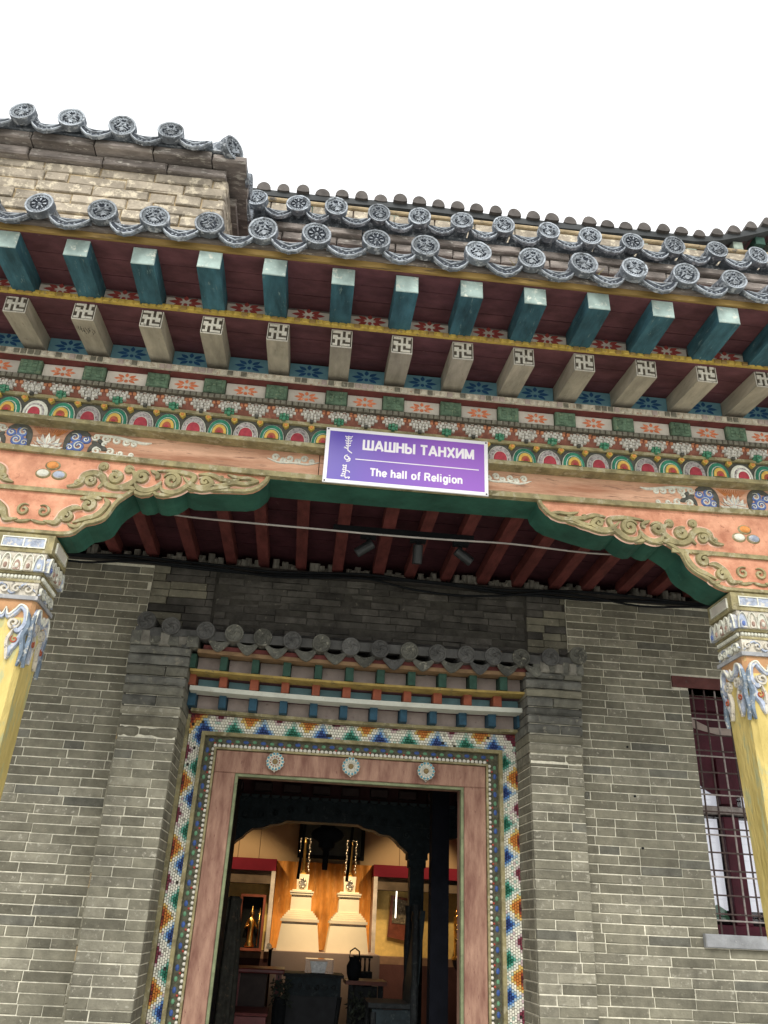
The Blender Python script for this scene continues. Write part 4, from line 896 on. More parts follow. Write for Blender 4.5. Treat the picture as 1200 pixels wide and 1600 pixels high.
for r in range(rows):
    z = 2.683 - (r + .5) * bw; n = int(2.06 / T_)
    for i in range(n + 1):
        x = -.715 + (i + (.5 if r % 2 else 0)) * T_
        if x > 1.335: continue
        left, right = (x + .715) / T_, (1.335 - x) / T_
        if min(left, right) + .0 < r - .5 and False: continue
        if left < 9 and left + r < 7: k = 'm' if left + r < 2 else 'r' if left + r < 4 else 'o' if left + r < 5.5 else 'y'
        elif right + r < 5.5: k = 'm' if right + r > 2 else 'r'
        else: k = mcol(i - 21.6 - 11 * 0, r)
        tile_at(b, x, z, T_, bw, k)
stuff(b.build('mosaic_band', dr))
for sgn, xo, w in ((1, -.716, .078), (-1, 1.337, .100)):
    b = MB(); rws = 6 if sgn > 0 else 7; rw = w / rws; n = int(2.4 / T_)
    for i in range(n):
        z = 2.683 - rows * bw - (i + .5) * T_
        if z < .3: break
        for r in range(rws):
            rr = r * 6 / (rws - 1); x = xo + sgn * (r + .5) * rw; tile_at(b, x, z + (T_ / 2 if r % 2 else 0) * .9, rw, T_, mcol(i + (4 if sgn > 0 else -9.5), rr))
    stuff(b.build('mosaic_band', dr))
def frame_strip(name, x0, x1, zt, w, ya, yb, mat, zb=.15):
    """inverted-U strip: outer x0..x1, top zt, width w"""
    b = MB(); b.box(x0, x0 + w, ya, yb, zb, zt - w, mat); b.build(name, dr)
    b = MB(); b.box(x1 - w, x1, ya, yb, zb, zt - w, mat); b.build(name, dr)
    b = MB(); b.box(x0, x1, ya, yb, zt - w + .0006, zt, mat); b.build(name, dr)
b = MB(); b.box(-.745, -.7175, .185, .32, .15, 2.665, olive_m); b.build('outer_strip', dr)
b = MB(); b.box(1.339, 1.362, .185, .32, .15, 2.665, olive_m); b.build('outer_strip', dr)
frame_strip('olive_strip', -.636, 1.236, 2.566, .022, .178, .35, olive_m)
frame_strip('jewelled_band', -.613, 1.213, 2.543, .062, .212, .35, jband_m)
frame_strip('inner_strip', -.5495, 1.1495, 2.4805, .013, .200, .35, olive_m)
# gems and studs
def gem(mt, rx, rz):
    b = MB(); b.dome(0, 0, 0, rx, rz, .006, mt, 8, 2); return mk('gem', b)
GE = [gem(gblue_m, .017, .011), gem(ggreen_m, .014, .010), gem(gred_m, .007, .007)]
n = 34
for i in range(n): x = -.575 + (1.75) * i / (n - 1); place(GE[i % 2], 'gem', dr, (x, .212, 2.520 + random.uniform(-.003, .003)))
for i in range(0, n, 2): place(GE[2], 'gem', dr, (-.55 + 1.75 * i / (n - 1), .212, 2.503))
i = 0; z = 2.46
while z > .9:
    for x in (-.592, 1.192): place(GE[(i + (x > 0)) % 2], 'gem', dr, (x, .212, z), rot=(0, PI / 2, 0))
    if i % 2 == 0:
        for x in (-.574, 1.174): place(GE[2], 'gem', dr, (x, .212, z - .025))
    z -= .053; i += 1
st_b = MB(); x = -.548
while x < 1.15: st_b.dome(x, .211, 2.4895, .012, .012, .009, stud_m, 8, 2); x += .0262
z = 2.468
while z > .3:
    st_b.dome(-.5585, .211, z, .0105, .0105, .009, stud_m, 8, 2); st_b.dome(1.1585, .211, z, .0105, .0105, .009, stud_m, 8, 2); z -= .0275
stuff(st_b.build('white_studs', dr))
# rose jambs and head with stepped edges
def jamb(x0, x1): b = MB(); b.chbox(x0, x1, .215, .45, .15, 2.3355, .004, frame_m); b.build('jamb', dr)
jamb(-.535, -.4075); jamb(1.0005, 1.135)
b = MB(); b.chbox(-.535, 1.135, .215, .45, 2.3365, 2.466, .004, frame_m); b.build('head_board', dr)
for (x0, x1) in ((-.406, -.389), (.982, .999)): b = MB(); b.box(x0, x1, .228, .27, .15, 2.319, lime_m); b.build('edge_strip', dr)
b = MB(); b.box(-.406, .999, .228, .27, 2.3195, 2.3355, lime_m); b.build('edge_strip', dr)
# rosettes on diamond plates
for i, x in enumerate((-.173, .290, .755)):
    b = MB(); b.prism([(x - .055, 2.408), (x, 2.345), (x + .055, 2.408), (x, 2.462)], .190, .214, frame_m if i < 2 else plank_m); 
    e = .0075
    b.ribbon([(x - .048, 2.402), (x, 2.350), (x + .048, 2.402)], .007, .190, .184, wmould_m, False)
    rz = b.build('rosette', dr)
    b = MB(); R = .062
    b.prism([(x + .052 * math.cos(2 * PI * k / 20), 2.41 + .052 * math.sin(2 * PI * k / 20)) for k in range(20)], .178, .190, stud_m)
    for k in range(14):
        a = 2 * PI * k / 14; b.dome(x + .046 * math.cos(a), .178, 2.41 + .046 * math.sin(a), .0105, .0105, .006, pw_m, 8, 2); b.dome(x + .046 * math.cos(a), .1745, 2.41 + .046 * math.sin(a), .0075, .0075, .006, rosb_m, 8, 2)
    for k in range(12):
        a = 2 * PI * (k + .5) / 12; b.dome(x + .028 * math.cos(a), .177, 2.41 + .028 * math.sin(a), .009, .009, .007, pw_m, 8, 2)
        if i == 0: b.dome(x + .028 * math.cos(a), .171, 2.41 + .028 * math.sin(a), .005, .005, .004, pb_m, 6, 2)
    b.dome(x, .176, 2.41, .017, .017, .010, rosc_m, 12, 3); b.build('petal_ring', rz)

# ---------------------------------------------------------------- barred window
wn = thing('barred_window', 'maroon framed window behind a rusty iron grille, half hidden by the right column', 'window', (2.95, 0, 1.58))
b = MB(); b.box(2.315, 3.5, -.009, .16, 3.0, 3.072, M('maroon_lintel', (.13, .05, .045), .85, .3, 12, (.1, .09, .08), .12, 20)); b.build('lintel', wn)
b = MB(); b.chbox(2.325, 3.5, -.035, .2, 1.518, 1.588, .006, stone_m, .001); b.build('sill', wn)
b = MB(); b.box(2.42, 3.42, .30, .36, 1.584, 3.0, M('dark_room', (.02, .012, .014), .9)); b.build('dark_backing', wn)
for x0, x1, z0, z1 in ((2.421, 2.48, 1.584, 3.0), (3.36, 3.419, 1.584, 3.0), (2.48, 3.36, 2.90, 2.999), (2.48, 3.36, 1.586, 1.64), (2.62, 2.72, 1.64, 2.245), (2.62, 2.72, 2.32, 2.60), (2.99, 3.04, 1.64, 2.245)):
    b = MB(); b.chbox(x0, x1, .16, .22, z0, z1, .004, maroonw_m); b.build('sash_bar', wn)
b = MB(); b.chbox(2.48, 3.36, .15, .22, 2.26, 2.305, .004, ironw_m); b.build('white_rail', wn)
# shaped maroon valance and added glowing panels behind it, standing for daylight
b = MB(); v = [(2.48, 2.9), (2.48, 2.46)] + [(2.48 + .16 * t / 6, 2.46 - .09 * math.sin(PI * t / 12)) for t in range(1, 7)] + [(2.64, 2.31), (2.74, 2.31), (2.74, 2.37)] + [(2.74 + .2 * t / 6, 2.37 + .09 * (1 - math.cos(PI * t / 12))) for t in range(1, 7)] + [(3.36, 2.46), (3.36, 2.9)]
b.prism(v, .19, .2, maroonw_m); b.build('valance', wn)
b = MB(); b.box(2.48, 2.62, .245, .25, 1.72, 2.24, winglow_m); b.box(2.48, 2.64, .245, .25, 2.31, 2.46, winglow_m); b.box(2.74, 2.99, .245, .25, 1.72, 2.24, winglow_m); b.box(2.80, 3.34, .245, .25, 2.31, 2.46, winglow_m); b.build('glowing_panel', wn)
b = MB(); b.prism([(2.48, 1.66), (2.62, 1.66), (2.60, 1.72), (2.55, 1.75), (2.50, 1.73), (2.48, 1.70)], .235, .242, M('green_sill_thing', (.10, .28, .16), .7)); b.build('green_fabric', wn)
b = MB(); b.prism([(2.48, 2.86), (2.62, 2.80), (2.78, 2.80), (2.9, 2.84), (3.0, 2.83), (3.0, 2.77), (2.85, 2.76), (2.70, 2.75), (2.55, 2.78), (2.48, 2.80)], .183, .189, panelp_m); b.build('white_ruffle', wn)
x = 2.455
while x < 3.42:
    b = MB(); k = random.uniform(-.006, .006); b.tube([(x, .03, 1.586), (x + k, .028, 2.2), (x - k, .03, 2.998)], .0055, ironw_m if int(x * 100) % 3 == 0 else iron_m, 6); b.build('vertical_bar', wn); x += .078
z = 1.66; i = 0
while z < 2.98:
    b = MB(); b.tube([(2.42, .017, z), (2.9, .018, z + random.uniform(-.004, .004)), (3.42, .017, z)], .005, iron_m if i % 3 else ironw_m, 6); b.build('cross_bar', wn); z += (.034, .098, .098)[i % 3]; i += 1
b = MB(); b.box(2.49, 3.35, .226, .230, 1.66, 2.9, M('window_glass', (.02, .02, .025), .05, .1, 3, spec=.6, bump=0)); 
gl = bpy.data.materials.new('clear_glass'); gl.use_nodes = True; gn = gl.node_tree; gb = gn.nodes['Principled BSDF']; gb.inputs['Transmission Weight'].default_value = 1; gb.inputs['Roughness'].default_value = .02; gb.inputs['IOR'].default_value = 1.45
b.mats = [gl]; b.build('pane', wn)

# ---------------------------------------------------------------- parapets and upper roofs
p2 = thing('upper_eave', 'second row of grey end tiles above the porch eave, on weathered planks', 'roof', (.8, -1.6, 4.5))
X2 = [-.48, -.268, -.08, .143, .365, .587, .809, 1.042, 1.266, 1.503, 1.732, 1.967]; X2 = [x * 3.3 / 3.1 for x in X2] + [2.335, 2.575, 2.81, 3.05]
BAR2 = barrel_mesh(.26, .2)
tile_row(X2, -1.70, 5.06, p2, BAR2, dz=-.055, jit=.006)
b = MB(); b.box(-.60, 3.6, -1.60, -1.35, 4.4, 4.86, darkred_m); b.build('wall_core', p2)
z = 4.81
for row, (h, pr) in enumerate(((.055, .0), (.055, .035), (.05, .055))):
    x = -.58 - row * .1
    while x < 3.5:
        L = random.uniform(.26, .34); b = MB(); b.chbox(max(x, -.58), min(x + L, 3.5) - .006, -1.60 - pr + random.uniform(-.006, .006), -1.40, z + random.uniform(-.003, .003), z + h - .006, .006, plank_m, .003); b.build('stone_plank', p2); x += L
    z += h + .002
b = MB(); b.box(-.58, 3.5, -1.63, -1.4, 4.972, 5.02, slate_m); b.build('tile_bed', p2)
z = 5.02
for r in range(4):
    x = -.58 - (r % 2) * .12
    while x < 3.5:
        L = .24; b = MB(); b.chbox(max(x, -.58), x + L - .006, -1.50 + random.uniform(-.003, .003), -1.40, z, z + .058, .005, parapet_m, .002)
        if max(x, -.58) < x + L - .03: b.build('brick', p2)
        x += L
    z += .064
b = MB(); b.box(-.58, 3.55, -1.41, -1.38, 5.0, 5.27, mortartan_m); b.build('mortar_bed', p2)
b = MB(); b.tube([(-.58, -1.50, 5.288), (3.55, -1.50, 5.288)], .013, mortartan_m, 8); b.build('white_rail', p2)
# tall left block
lb = thing('brick_parapet', 'raised pale brick parapet block at upper left, capped with round grey tiles', 'parapet', (-1.8, -1.8, 4.4))
b = MB(); b.box(-3.2, -.622, -2.038, -1.3, 4.36, 4.80, mortartan_m); b.build('mortar_bed', lb)
lay(bond(-3.2, -.615, 4.40, 4.79, 0, pitch=.066, L1=.27, jt=.008), -2.05, lb, parapet_m, lambda x, z: x > -2.1, dep=.03, jy=.007, c=.006, j=.004)
z = 4.40; r = 0
while z < 4.78:
    y = -2.05
    while y < -1.35:
        L = .26 if (r + int(y * 10)) % 2 else .15; me = brick_mesh(round(L - .008, 3), .057, parapet_m, .03, .006, .004); place(me, 'brick', lb, (-.614, y + L / 2, z + .033), rot=(0, 0, PI / 2)); y += L
    z += .066; r += 1
for row, (z0, h, pr) in enumerate(((4.79, .052, .028), (4.845, .052, .075))):
    x = -3.2
    while x < -.60 + pr:
        L = min(random.uniform(.26, .36), -.60 + pr - x)
        if L < .05: break
        b = MB(); b.chbox(x, x + L - .006, -2.05 - pr + random.uniform(-.006, .006), -1.9, z0, z0 + h - .004, .007, plank_m, .004); b.build('stone_plank', lb); x += L
    b = MB(); b.box(-.72, -.615 + pr, -1.9, -1.36, z0, z0 + h - .004, plank_m); b.build('stone_plank', lb)
XL = [-.318 * 2.83 - .235 * i for i in range(0, 9)][::-1]
BAR3 = barrel_mesh(.4, .35)
tile_row(XL, -2.17, 4.953, lb, BAR3, dz=-.05, jit=.006)
place(DRIP, 'drip_tile', lb, (XL[-1] + .118, -2.16, 4.903), rot=(-.26, 0, 0))
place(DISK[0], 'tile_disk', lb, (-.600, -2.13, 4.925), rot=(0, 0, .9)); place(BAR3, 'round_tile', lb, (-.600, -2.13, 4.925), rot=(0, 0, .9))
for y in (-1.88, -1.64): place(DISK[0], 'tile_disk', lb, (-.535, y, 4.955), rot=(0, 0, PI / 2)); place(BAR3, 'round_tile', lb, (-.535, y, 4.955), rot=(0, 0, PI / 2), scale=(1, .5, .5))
for y in (-2.0, -1.76, -1.52): place(DRIP, 'drip_tile', lb, (-.545, y, 4.90), rot=(-.26, 0, PI / 2))
b = MB(); b.hexa([(-3.2, -2.13, 4.90), (-.565, -2.13, 4.90), (-.565, -1.36, 4.90), (-3.2, -1.36, 4.90)], [(-3.2, -2.12, 4.935), (-.575, -2.12, 4.935), (-.9, -1.36, 5.1), (-3.2, -1.36, 5.1)], slate_m); b.build('tile_bed', lb)
# weeds in the gutter
random.seed(5)
wm = M('dry_weed', (.30, .27, .08), .8, .3, 30)
for gx, gy, gz, n, lab in ((.835, -2.1, 4.31, 16, 'tuft of yellow-green weeds growing between two eave tiles near the middle'), (1.17, -2.12, 4.28, 5, 'tiny green sprout beside an eave tile on the right')):
    b = MB()
    for k in range(n):
        a = random.uniform(-.6, .6); L = random.uniform(.04, .12); p0 = Vector((gx + random.uniform(-.03, .03), gy + random.uniform(-.02, .02), gz)); p1 = p0 + Vector((math.sin(a) * L * .5, -.01, L * .6)); p2_ = p1 + Vector((math.sin(a) * L * .6, -.02, L * .3))
        b.tube([p0, p1, p2_], [.002, .0018, .0006], wm, 4)
        b.add([p1, p1 + Vector((.006, 0, .012)), p1 + Vector((.018, -.004, .012))], [(0, 1, 2)], wm)
    tag(b.build('weed'), lab, 'plant')
# distant hall roof behind
hr = thing('upper_hall', 'upper storey of the main hall behind, brown tile ridge against the white sky', 'building', (1.5, 2.5, 5.5))
def fz(x): return 9.07 + (0 if x < 4.15 else .42 * ((x - 4.15) / 1.1) ** 1.3) + .015 * math.sin(x * 2.1)
b = MB(); n = 10; b.prism([(.082 * math.cos(PI * k / n), .105 * math.sin(PI * k / n)) for k in range(n + 1)] + [(-.03, -.01), (.03, -.01)], 0, .5, farTile_m); FT = mk('round_tile', b)
x = -2.6; i = 0
while x < 6.2: place(FT, 'round_tile', hr, (x, 1.87 + random.uniform(-.02, .02), fz(x) + random.uniform(-.006, .01)), scale=(random.uniform(.85, 1.05), 1, random.uniform(.88, 1.1))); x += .226
for k in range(44):
    xa = -2.7 + k * .2; xb = xa + .2
    if k == 0: fm = MB(); bm = MB(); sm = MB()
    za, zb = fz(xa), fz(xb)
    fm.hexa([(xa, 1.9, za - .075), (xa, 2.0, za - .075), (xa, 2.0, za + .012), (xa, 1.9, za + .012)], [(xb, 1.9, zb - .075), (xb, 2.0, zb - .075), (xb, 2.0, zb + .012), (xb, 1.9, zb + .012)], M('dark_green_fascia', (.055, .06, .062), .7, .3, 4))
    bm.hexa([(xa, 2.0, za - .02), (xa, 3.2, za + .1), (xa, 3.2, za + .2), (xa, 2.0, za + .04)], [(xb, 2.0, zb - .02), (xb, 3.2, zb + .1), (xb, 3.2, zb + .2), (xb, 2.0, zb + .04)], maroon_m)
fm.build('fascia', hr); bm.build('roof_deck', hr)
x = -2.5; k = 0
while x < 6.1:
    b = MB(); z = fz(x); b.chbox(x - .06, x + .06, 1.96, 2.9, z - .21, z - .09, .004, M('pale_green_end', (.30, .36, .30), .8, .25, 10) if k % 2 == 0 else blkgrn_m); b.build('rafter_end', hr); x += .3; k += 1
b = MB(); b.box(-2.7, 6.1, 2.6, 3.4, 5.3, 9.0, M('hall_wall', (.2, .12, .1), .9)); b.build('wall', hr)
b = MB(); b.box(-3.4, 4.2, -1.2, 3.4, 3.74, 4.15, M('flat_roof', (.12, .12, .12), .9)); b.box(-3.4, 4.2, -1.35, 3.4, 4.16, 4.5, MATS['flat_roof']); structure(b.build('roof_deck'))

# ---------------------------------------------------------------- interior
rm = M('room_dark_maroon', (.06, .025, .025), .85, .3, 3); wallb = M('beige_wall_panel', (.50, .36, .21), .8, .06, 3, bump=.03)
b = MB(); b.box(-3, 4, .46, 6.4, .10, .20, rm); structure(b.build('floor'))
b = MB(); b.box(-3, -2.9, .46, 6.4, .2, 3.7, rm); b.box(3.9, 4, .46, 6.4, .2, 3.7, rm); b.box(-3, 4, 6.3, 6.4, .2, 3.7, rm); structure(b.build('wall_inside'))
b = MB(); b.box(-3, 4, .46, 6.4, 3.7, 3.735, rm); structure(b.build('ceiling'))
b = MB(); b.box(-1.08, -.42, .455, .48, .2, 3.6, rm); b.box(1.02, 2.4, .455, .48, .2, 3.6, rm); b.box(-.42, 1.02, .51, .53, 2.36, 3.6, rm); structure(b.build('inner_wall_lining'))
dw = thing('display_wall', 'beige display wall inside the hall with red band and lit yellow niches', 'wall', (.4, 5, .2))
for x0, x1 in ((-1.9, -.66), (-.655, -.42), (-.415, .05), (.055, .62), (.625, 1.2), (1.205, 2.6)): b = MB(); b.box(x0, x1, 5.25, 5.3, 2.0, 3.4, wallb); b.build('wall_panel', dw)
redb = M('crimson_band', (.19, .008, .024), .6, .1, 4, bump=.05)
for x0, x1 in ((-1.9, -.205), (.885, 2.6)):
    b = MB(); b.box(x0, x1, 4.98, 5.25, 2.035, 2.158, redb); b.build('red_band', dw)
    b = MB(); b.box(x0, x1, 5.02, 5.25, 1.905, 2.034, M('brown_gap_board', (.16, .12, .085), .8)); b.build('brown_board', dw)  # brown board filling the gap under the red band
    b = MB(); b.box(x0, x1, 5.26, 5.30, 1.22, 2.0, M('yellow_niche_back', (.72, .52, .18), .6, .12, 18, bump=.1)); b.build('niche_back', dw)
    b = MB(); b.box(x0, x1, 4.98, 5.25, 1.18, 1.25, M('niche_floor', (.20, .12, .08), .7)); b.build('niche_floor', dw)
    b = MB(); b.box(x0, x1, 4.98, 5.3, .2, 1.18, rm); b.build('plinth', dw)
for x in (-.225, .905): b = MB(); b.box(x - .022, x + .022, 4.9, 5.25, 1.25, 2.03, M('grey_white_post', (.55, .5, .45), .6)); b.build('side_post', dw)
cu = MB(); n = 40; rs = []
cm = M('orange_silk', (.62, .26, .05), .5, .3, 6, (.75, .38, .1), .15, 8, .1, 20, spec=.4, streak=(3, 1, .8))
for z in (1.28, 1.45, 1.62, 1.8, 2.0, 2.155): rs.append([(-.20 + 1.08 * k / n, 5.17 + .022 * math.sin(k * 1.1 + z * 3) + .012 * math.sin(k * .37 + z * 8), z) for k in range(n + 1)])
for a, c in zip(rs, rs[1:]): cu.add(a + c, [(k, k + 1, n + 2 + k, n + 1 + k) for k in range(n)], cm)
tag(cu.build('silk_curtain', smooth=True), 'gathered orange silk curtain behind the two white stupas', 'curtain')
b = MB(); b.box(-.15, .90, 4.05, 4.95, .2, 1.285, M('mauve_platform', (.38, .29, .25), .8, .08, 3)); tag(b.build('platform'), 'plain greyish mauve platform carrying the two white stupas', 'platform')
whs = M('ivory_paint', (.80, .72, .55), .6, .05, 4, bump=.03); silv = M('silver_ornament', (.55, .5, .42), .3, .4, 60, metal=.8, bump=.6, bscale=90); goldm = M('polished_gold', (.8, .5, .15), .28, .2, 30, metal=1)
def stupa(cx, label):
    t = thing('stupa', label, 'stupa', (cx, 4.4, 1.286))
    def sq(b, prof, mt=whs): b.rings([[(cx - w, 4.4 - w, z), (cx + w, 4.4 - w, z), (cx + w, 4.4 + w, z), (cx - w, 4.4 + w, z)] for w, z in prof], mt, True, True)
    b = MB(); sq(b, [(.212, 1.286), (.178, 1.545)]); b.build('sloping_base', t)
    for i, (w, z0, z1) in enumerate(((.192, 1.546, 1.572), (.176, 1.573, 1.592), (.160, 1.593, 1.61), (.144, 1.611, 1.628), (.128, 1.629, 1.646))): b = MB(); sq(b, [(w, z0), (w, z1)]); b.build('step', t)
    b = MB(); sq(b, [(.106, 1.647), (.102, 1.792)]); b.build('throne', t)
    for w, z0, z1 in ((.116, 1.793, 1.812), (.098, 1.830, 1.842), (.122, 1.813, 1.829)): b = MB(); sq(b, [(w, z0), (w, z1)]); b.build('step', t)
    b = MB(); sq(b, [(.056, 1.843), (.064, 1.990)]); b.build('niche_block', t)
    b = MB(); b.prism([(cx + .040 * math.cos(2 * PI * k / 18), 1.905 + .052 * math.sin(2 * PI * k / 18)) for k in range(18)], 4.325, 4.335, silv)
    for k in range(12): b.dome(cx + .028 * math.cos(k), 4.325, 1.905 + .038 * math.sin(k), .011, .014, .01, silv, 6, 2)
    b.build('silver_medallion', t)
    b = MB(); b.lathe((cx, 4.4, 1.991), [(.03, 0), (.034, .02), (.016, .04), (.014, .2), (.012, .3), (.018, .31), (.006, .36)], goldm, 12); b.build('spire', t)
    for s_2 in (-1, 1):
        b = MB()
        for k in range(11): b.dome(cx + s_2 * (.048 + .006 * math.sin(k * 2)), 4.36, 2.33 - k * .03, .009, .014, .008, silv, 6, 2)
        b.tube([(cx, 4.38, 2.345), (cx + s_2 * .05, 4.365, 2.33), (cx + s_2 * .05, 4.365, 2.02)], .003, silv, 5); b.build('garland', t)
    return t
stupa(.095, 'left of the two ivory stepped stupas, its gold spire lit brightly')
stupa(.585, 'right of the two ivory stepped stupas, beside the yellow niche')
darkm = M('dark_carved_wood', (.022, .026, .028), .65, .4, 20, (.06, .065, .06), .15, 40, .3); darkm2 = M('dark_green_blue_wood', (.018, .030, .036), .6, .4, 20, (.06, .075, .075), .14, 30)
# hanging banners (narrow dark silk) and the framed picture high up
for x, z0, z1, w, lab in ((.04, 1.93, 2.45, .016, 'narrow black hanging strip in front of the left stupa spire'), (.535, 1.93, 2.45, .016, 'narrow black hanging strip in front of the right stupa spire')):
    b = MB(); k = .912; x, w, z0, z1 = x * k, w * k, 1.55 + (z0 - 1.55) * k, 1.55 + (z1 - 1.55) * k; b.hexa([(x - w, 3.3, z0), (x + w, 3.3, z0), (x + w, 3.312, z0), (x - w, 3.312, z0)], [(x - w * .8 + .03, 3.3, z1), (x + w * .8 + .03, 3.3, z1), (x + w * .8 + .03, 3.312, z1), (x - w * .8 + .03, 3.312, z1)], blackm); tag(b.build('hanging_strip'), lab, 'banner')
b = MB(); b.tube([(.27, 3.1, 1.975), (.27, 3.1, 2.0), (.272, 3.1, 2.13), (.272, 3.1, 2.16), (.275, 3.1, 2.26), (.275, 3.1, 2.42)], [.024, .026, .028, .07, .085, .05], blackm, 12); b.dome(.275, 3.08, 2.27, .15, .075, .08, blackm, 14, 4); tag(b.build('hanging_lantern'), 'dark hanging canopy drum with a long black tail between the stupas', 'lantern')
pf = thing('framed_picture', 'large dark framed picture leaning from the upper beige wall behind the stupas', 'picture', (.4, 5.15, 2.2))
b = MB()
for x0, x1, z0, z1 in ((.02, .06, 2.2, 2.75), (.74, .78, 2.2, 2.75), (.06, .74, 2.2, 2.235), (.06, .74, 2.715, 2.75)): b.box(x0, x1, 5.14, 5.2, z0, z1, blackm)
b.build('frame', pf); b = MB(); b.box(.06, .74, 5.17, 5.19, 2.235, 2.715, M('dark_green_canvas', (.045, .05, .035), .4, .5, 6, (.12, .1, .05), .1, 10, spec=.5)); b.build('canvas', pf)
# framed deity figure left, scroll picture right, gold statuette far right
fg = thing('framed_figure', 'small gilded standing figure in a red-brown glazed case on the left niche ledge', 'figure', (-.4, 4.9, 1.25))
woodr = M('red_brown_wood', (.20, .055, .03), .45, .3, 10, spec=.4)
b = MB()
for x0, x1, z0, z1 in ((-.55, -.525, 1.25, 1.79), (-.305, -.28, 1.25, 1.79), (-.525, -.305, 1.25, 1.275), (-.525, -.305, 1.765, 1.79)): b.box(x0, x1, 4.86, 5.0, z0, z1, woodr)
b.build('case_frame', fg); b = MB(); b.box(-.525, -.305, 4.985, 5.0, 1.275, 1.765, M('black_velvet', (.012, .014, .014), .8)); b.build('case_back', fg)
b = MB(); b.lathe((-.412, 4.93, 1.285), [(.05, 0), (.055, .01), (.034, .05), (.03, .15), (.042, .22), (.046, .25), (.02, .285), (.012, .295)], goldm, 12); b.lathe((-.412, 4.93, 1.575), [(.014, 0), (.024, .02), (.022, .045), (.012, .065), (.008, .09), (.001, .11)], goldm, 10)
b.tube([(-.452, 4.93, 1.52), (-.475, 4.91, 1.46), (-.44, 4.89, 1.49)], [.012, .010, .008], goldm, 6); b.tube([(-.372, 4.93, 1.52), (-.345, 4.91, 1.47), (-.33, 4.89, 1.53)], [.012, .010, .008], goldm, 6); b.tube([(-.335, 4.89, 1.30), (-.328, 4.89, 1.66)], .004, goldm, 5); b.build('gilded_figure', fg, smooth=True)
sc = thing('scroll_painting', 'small red-brown framed painting hanging in the right yellow niche, part hidden by a column', 'picture', (1.2, 5.2, 1.4))
b = MB(); b.prism([(1.09, 1.44), (1.33, 1.40), (1.34, 1.83), (1.12, 1.86)], 5.22, 5.255, woodr); b.build('mount', sc)
b = MB(); b.prism([(1.135, 1.58), (1.30, 1.57), (1.305, 1.81), (1.145, 1.83)], 5.214, 5.2195, M('thangka_paint', (.16, .13, .09), .7, .6, 40, (.5, .4, .25), .15, 50)); b.build('painted_cloth', sc)
b = MB(); b.tube([(1.16, 5.1, 1.63), (1.165, 5.1, 1.9)], .006, M('lit_tube_lamp', (.9, .9, .85), .5, 0.02, 3, bump=0, emit=(1, .92, .75, 3)), 8); tag(b.build('tube_lamp'), 'thin vertical glowing tube lamp before the right niche painting', 'lamp')
b = MB()
for k in range(9): b.dome(1.83, 4.95, 1.40 + k * .045, .028 + .012 * math.sin(k * 2.2), .024, .03, goldm, 8, 3)
b.lathe((1.83, 4.98, 1.25), [(.05, 0), (.05, .02), (.03, .04), (.035, .4), (.02, .45), (.002, .52)], goldm, 10); tag(b.build('gilt_ornament'), 'tall knobbly gilt ornament in the niche at the right edge of the doorway', 'ornament')
# inner colonnade: beam with brackets, right column
ic = thing('inner_colonnade', 'dark carved beam with scalloped brackets and column standing inside the hall', 'colonnade', (.3, 2.5, .2))
b = MB(); b.box(-2.5, 3.2, 2.45, 2.65, 2.31, 2.49, darkm2); b.build('beam', ic)
b = MB()
for k in range(60): x = -2.0 + k * .085; b.prism([(x + .036 * math.cos(PI + PI * q / 6), 2.505 + .026 * math.sin(PI + PI * q / 6)) for q in range(7)], 2.42, 2.45, M('faint_blue_scallop', (.05, .07, .075), .6))
b.build('scallop_row', ic)
for k in range(20):
    x = -1.9 + k * .25; b = MB(); b.chbox(x, x + .15, 2.40, 2.5, 2.535, 2.60, .005, M('brown_inner_panel', (.06, .04, .038), .7)); b.build('block_end', ic)
b = MB(); b.box(-2.5, 3.2, 2.5, 2.7, 2.49, 3.1, rm); b.build('frieze_board', ic)
def arch(cx, name='bracket'):
    pts = [(.52, 2.31), (.47, 2.285), (.38, 2.27), (.33, 2.245), (.24, 2.235), (.19, 2.20), (.16, 2.165), (.12, 2.14), (.09, 2.11), (0, 2.11)]
    o = [(cx - u, z) for u, z in pts[:-1]] + [(cx + u, z) for u, z in pts[:-1][::-1]]
    b = MB(); b.prism(o, 2.46, 2.62, darkm2); b.build(name, ic)
    b = MB()
    for sgn in (-1, 1):
        for x, z, r in ((.42, 2.37, .03), (.30, 2.35, .035), (.17, 2.34, .04), (.10, 2.25, .03), (.55, 2.40, .035), (.70, 2.40, .035)): b.ribbon([(cx + sgn * (p[0] - 0), p[1]) for p in spiral(x, z, r, 1.4, .5, sgn)], .012, 2.46, 2.45, MATS['faint_blue_scallop'])
    b.build('scroll_carving', ic)
    b = MB()
    for hw, z0, z1 in ((.085, 2.06, 2.11), (.072, 2.0, 2.06), (.06, .2, 2.0)): b.rings([[(cx - hw, 2.54 - hw, z0), (cx + hw, 2.54 - hw, z0), (cx + hw, 2.54 + hw, z0), (cx - hw, 2.54 + hw, z0)], [(cx - hw, 2.54 - hw, z1), (cx + hw, 2.54 - hw, z1), (cx + hw, 2.54 + hw, z1), (cx - hw, 2.54 + hw, z1)]], darkm2, True, True)
    b.build('column', ic)
arch(1.03); arch(-.62)
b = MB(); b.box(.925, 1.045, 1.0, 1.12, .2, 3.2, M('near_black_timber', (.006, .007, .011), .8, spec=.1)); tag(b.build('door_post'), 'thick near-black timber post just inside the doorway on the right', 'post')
b = MB(); b.box(-.52, -.44, .60, 1.35, .2, 2.5, MATS['near_black_timber']); tag(b.build('door_leaf'), 'dark door leaf folded back inside on the left', 'door')
